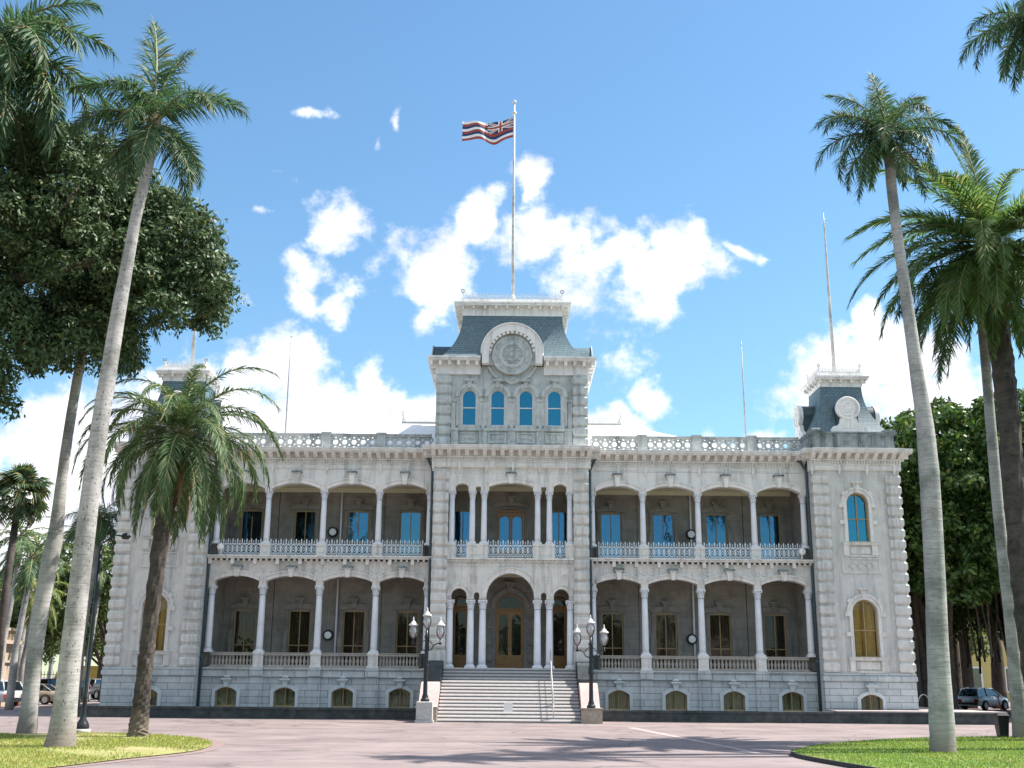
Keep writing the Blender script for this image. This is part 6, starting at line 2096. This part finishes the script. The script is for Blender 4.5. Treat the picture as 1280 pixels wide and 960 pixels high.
car('gold sedan parked behind the leftmost pale trunk', (-34.6, 22.6, 0), R(180), (.34, .29, .22), 'sedan')
car('silver suv cut by the left edge beside the stone pillar', (-34.1, 14.5, 0), R(158), (.50, .51, .52), 'suv')
car('dark pickup truck parked side-on between the two pale palm trunks', (-37.2, 33, 0), R(178), (.03, .032, .036), 'pickup')
pk = car('silver-tailed pickup truck with its tailgate toward the palace corner', (-37.0, 42.5, 0), R(140), (.30, .30, .31), 'pickup')
car('black suv behind the lamp pole next to the pickup tailgate', (-34.6, 30.5, 0), R(95), (.02, .022, .025), 'suv')
car('small pale blue car half hidden by the palace corner', (-33.6, 46, 0), R(100), (.38, .44, .5), 'sedan')
car('white suv seen from behind in the shade of the banyan', (37.6, 30.5, 0), R(38), (.85, .86, .87), 'suv')
car('white car glimpsed between the palace corner and the grey palm trunk', (34.0, 35, 0), R(75), (.72, .73, .75), 'suv')
car('rust red car parked in front of the white suv under the banyan', (40.6, 27.6, 0), R(60), (.28, .05, .02), 'sedan')
car('dark car at the far right behind the slender palm', (42.8, 30, 0), R(75), (.05, .05, .055), 'sedan')

t = thing('box_truck', 'yellow box truck parked behind the pickup', 'truck', (-41.8, 55, 0), R(172))
M['yellow'] = paint('yellow_truck_paint', (.62, .40, .03), .45)
mb = MB(); mb.pillow(-2.4, 2.2, -1.1, 1.1, .85, 3.0, .03); mb.build('cargo_box', M['yellow'], t)
mb = MB(); mb.box(-2.4, 3.6, -.7, .7, .5, .848); mb.build('chassis', M['blacktrim'], t)
mb = MB(); mb.prism([(2.35, .5), (4.0, .5), (4.0, 1.3), (3.65, 2.3), (2.35, 2.4)], -1.0, 1.0); co = mb.build('cab', M['yellow'], t)
mb = MB(); mb.prism([(2.7, 1.4), (3.75, 1.4), (3.5, 2.15), (2.7, 2.2)], -1.012, 1.012); mb.build('window', M['carglass'], co)
for wx in (-1.4, 3.1):
    for sg in (-1, 1):
        m = MB(); m.lathe_y([(0, -.1), (.25, -.12), (.42, -.12), (.45, -.06), (.45, .12)], 0, 0, 18); m.build('wheel', M['tyre'], t, (wx, sg * .92, .45))

# right background: yellow building, bollards, bin, rack, utility box
t = thing('yellow_building', 'plain yellow building glimpsed through the banyan roots', 'building', (60, 76, 0))
mb = MB(); mb.box(-12, 12, 0, 12, 0, 12); mb.build('wall', mat('yellow_wall_paint', (.52, .44, .17), .85, .08, 1.5, stain=(.38, .32, .14), stain_amt=.5, stain_scale=.4), t)
mb = MB(); mb.box(-12.4, 12.4, -.4, 12.4, 12.01, 12.5); mb.build('roof', M['roofwhite'], t)
for x in (-9, -4.6, 0, 4.5, 9):
    mb = MB(); mb.band([(x - .8, 1.2), (x - .8, 3.8), (x + .8, 3.8), (x + .8, 1.2), (x - .8, 1.2)], [(x - 1.0, 1.0), (x - 1.0, 4.0), (x + 1.0, 4.0), (x + 1.0, 1.0), (x - 1.0, 1.0)], -.12, -.002)
    f_ = mb.build('window_frame', M['wframe'], t)
    mb = MB(); mb.box(x - .79, x + .79, -.03, -.004, 1.21, 3.79); mb.build('pane', M['carglass'], f_)
M['orange'] = mat('orange_bollard_plastic', (.75, .10, .02), .5, .08, 6)
M['orange_d'] = mat('faded_red_bollard', (.34, .06, .03), .6, .15, 6)


def bollard(label, x, y, h, m, tilt):
    t = thing('bollard', label, 'bollard', (x, y, 0), 0, 'flexible traffic bollards')
    t.rotation_euler = (0, R(tilt), 0)
    mb = MB(); mb.lathe([(.05, .04), (.055, .1), (.05, h - .08), (.04, h - .02), (0, h)], 0, 0, 0, 10); mb.build('post', m, t)
    mb = MB(); mb.lathe([(.16, 0), (.16, .03), (.08, .07)], 0, 0, 0, 12); mb.build('foot', M['blacktrim'], t)
    mb = MB(); mb.lathe([(.056, 0), (.058, .01), (.058, .08), (.056, .09)], 0, 0, h * .78, 10); mb.build('reflective_band', M['headlight'], t)


bollard('orange leaning plastic bollard in front of the red car', 33.64, 18, 1.25, M['orange'], -9)
bollard('dull red bollard in front of the gold sedan', -33.0, 16.8, 1.0, M['orange_d'], 0)
t = thing('bin', 'black tapered litter bin beside the slender palm trunk', 'bin', (18.35, -17.75, .1))
mb = MB(); mb.lathe([(.22, 0), (.30, .72), (.33, .73), (.33, .78), (.29, .80)], 0, 0, 0, 4, 0, False, PI / 4); mb.build('body', M['black'], t)
mb = MB(); mb.lathe([(.30, .80), (.26, .84), (.1, .86)], 0, 0, 0, 4, 0, False, PI / 4); mb.build('lid', M['blacktrim'], t)
mb = MB(); mb.tube([(math.cos(a) * .38, 0, math.sin(a) * .75) for a in np.linspace(0, PI, 15)], .03, 8)
tag(mb.build('bike_rack', M['steel'], None, (24.05, 6, .63)), 'white hoop bike rack at the right corner of the palace', 'bike rack')
t = thing('utility_box', 'grey-green utility cabinet at the right palace corner', 'utility box', (23.55, 9.5, .63))
mb = MB(); mb.pillow(-.5, .5, -.4, .4, .0, 1.5, .02); mb.box(-.56, .56, -.46, .46, 1.5, 1.58); mb.build('cabinet', mat('cabinet_green', (.16, .2, .17), .6, .1, 4), t)
mb = MB(); mb.box(-.42, .42, -.425, -.401, .15, 1.4); mb.box(.3, .34, -.45, -.425, .7, .9); mb.build('door', mat('cabinet_door', (.19, .23, .2), .55, .1, 4), t)
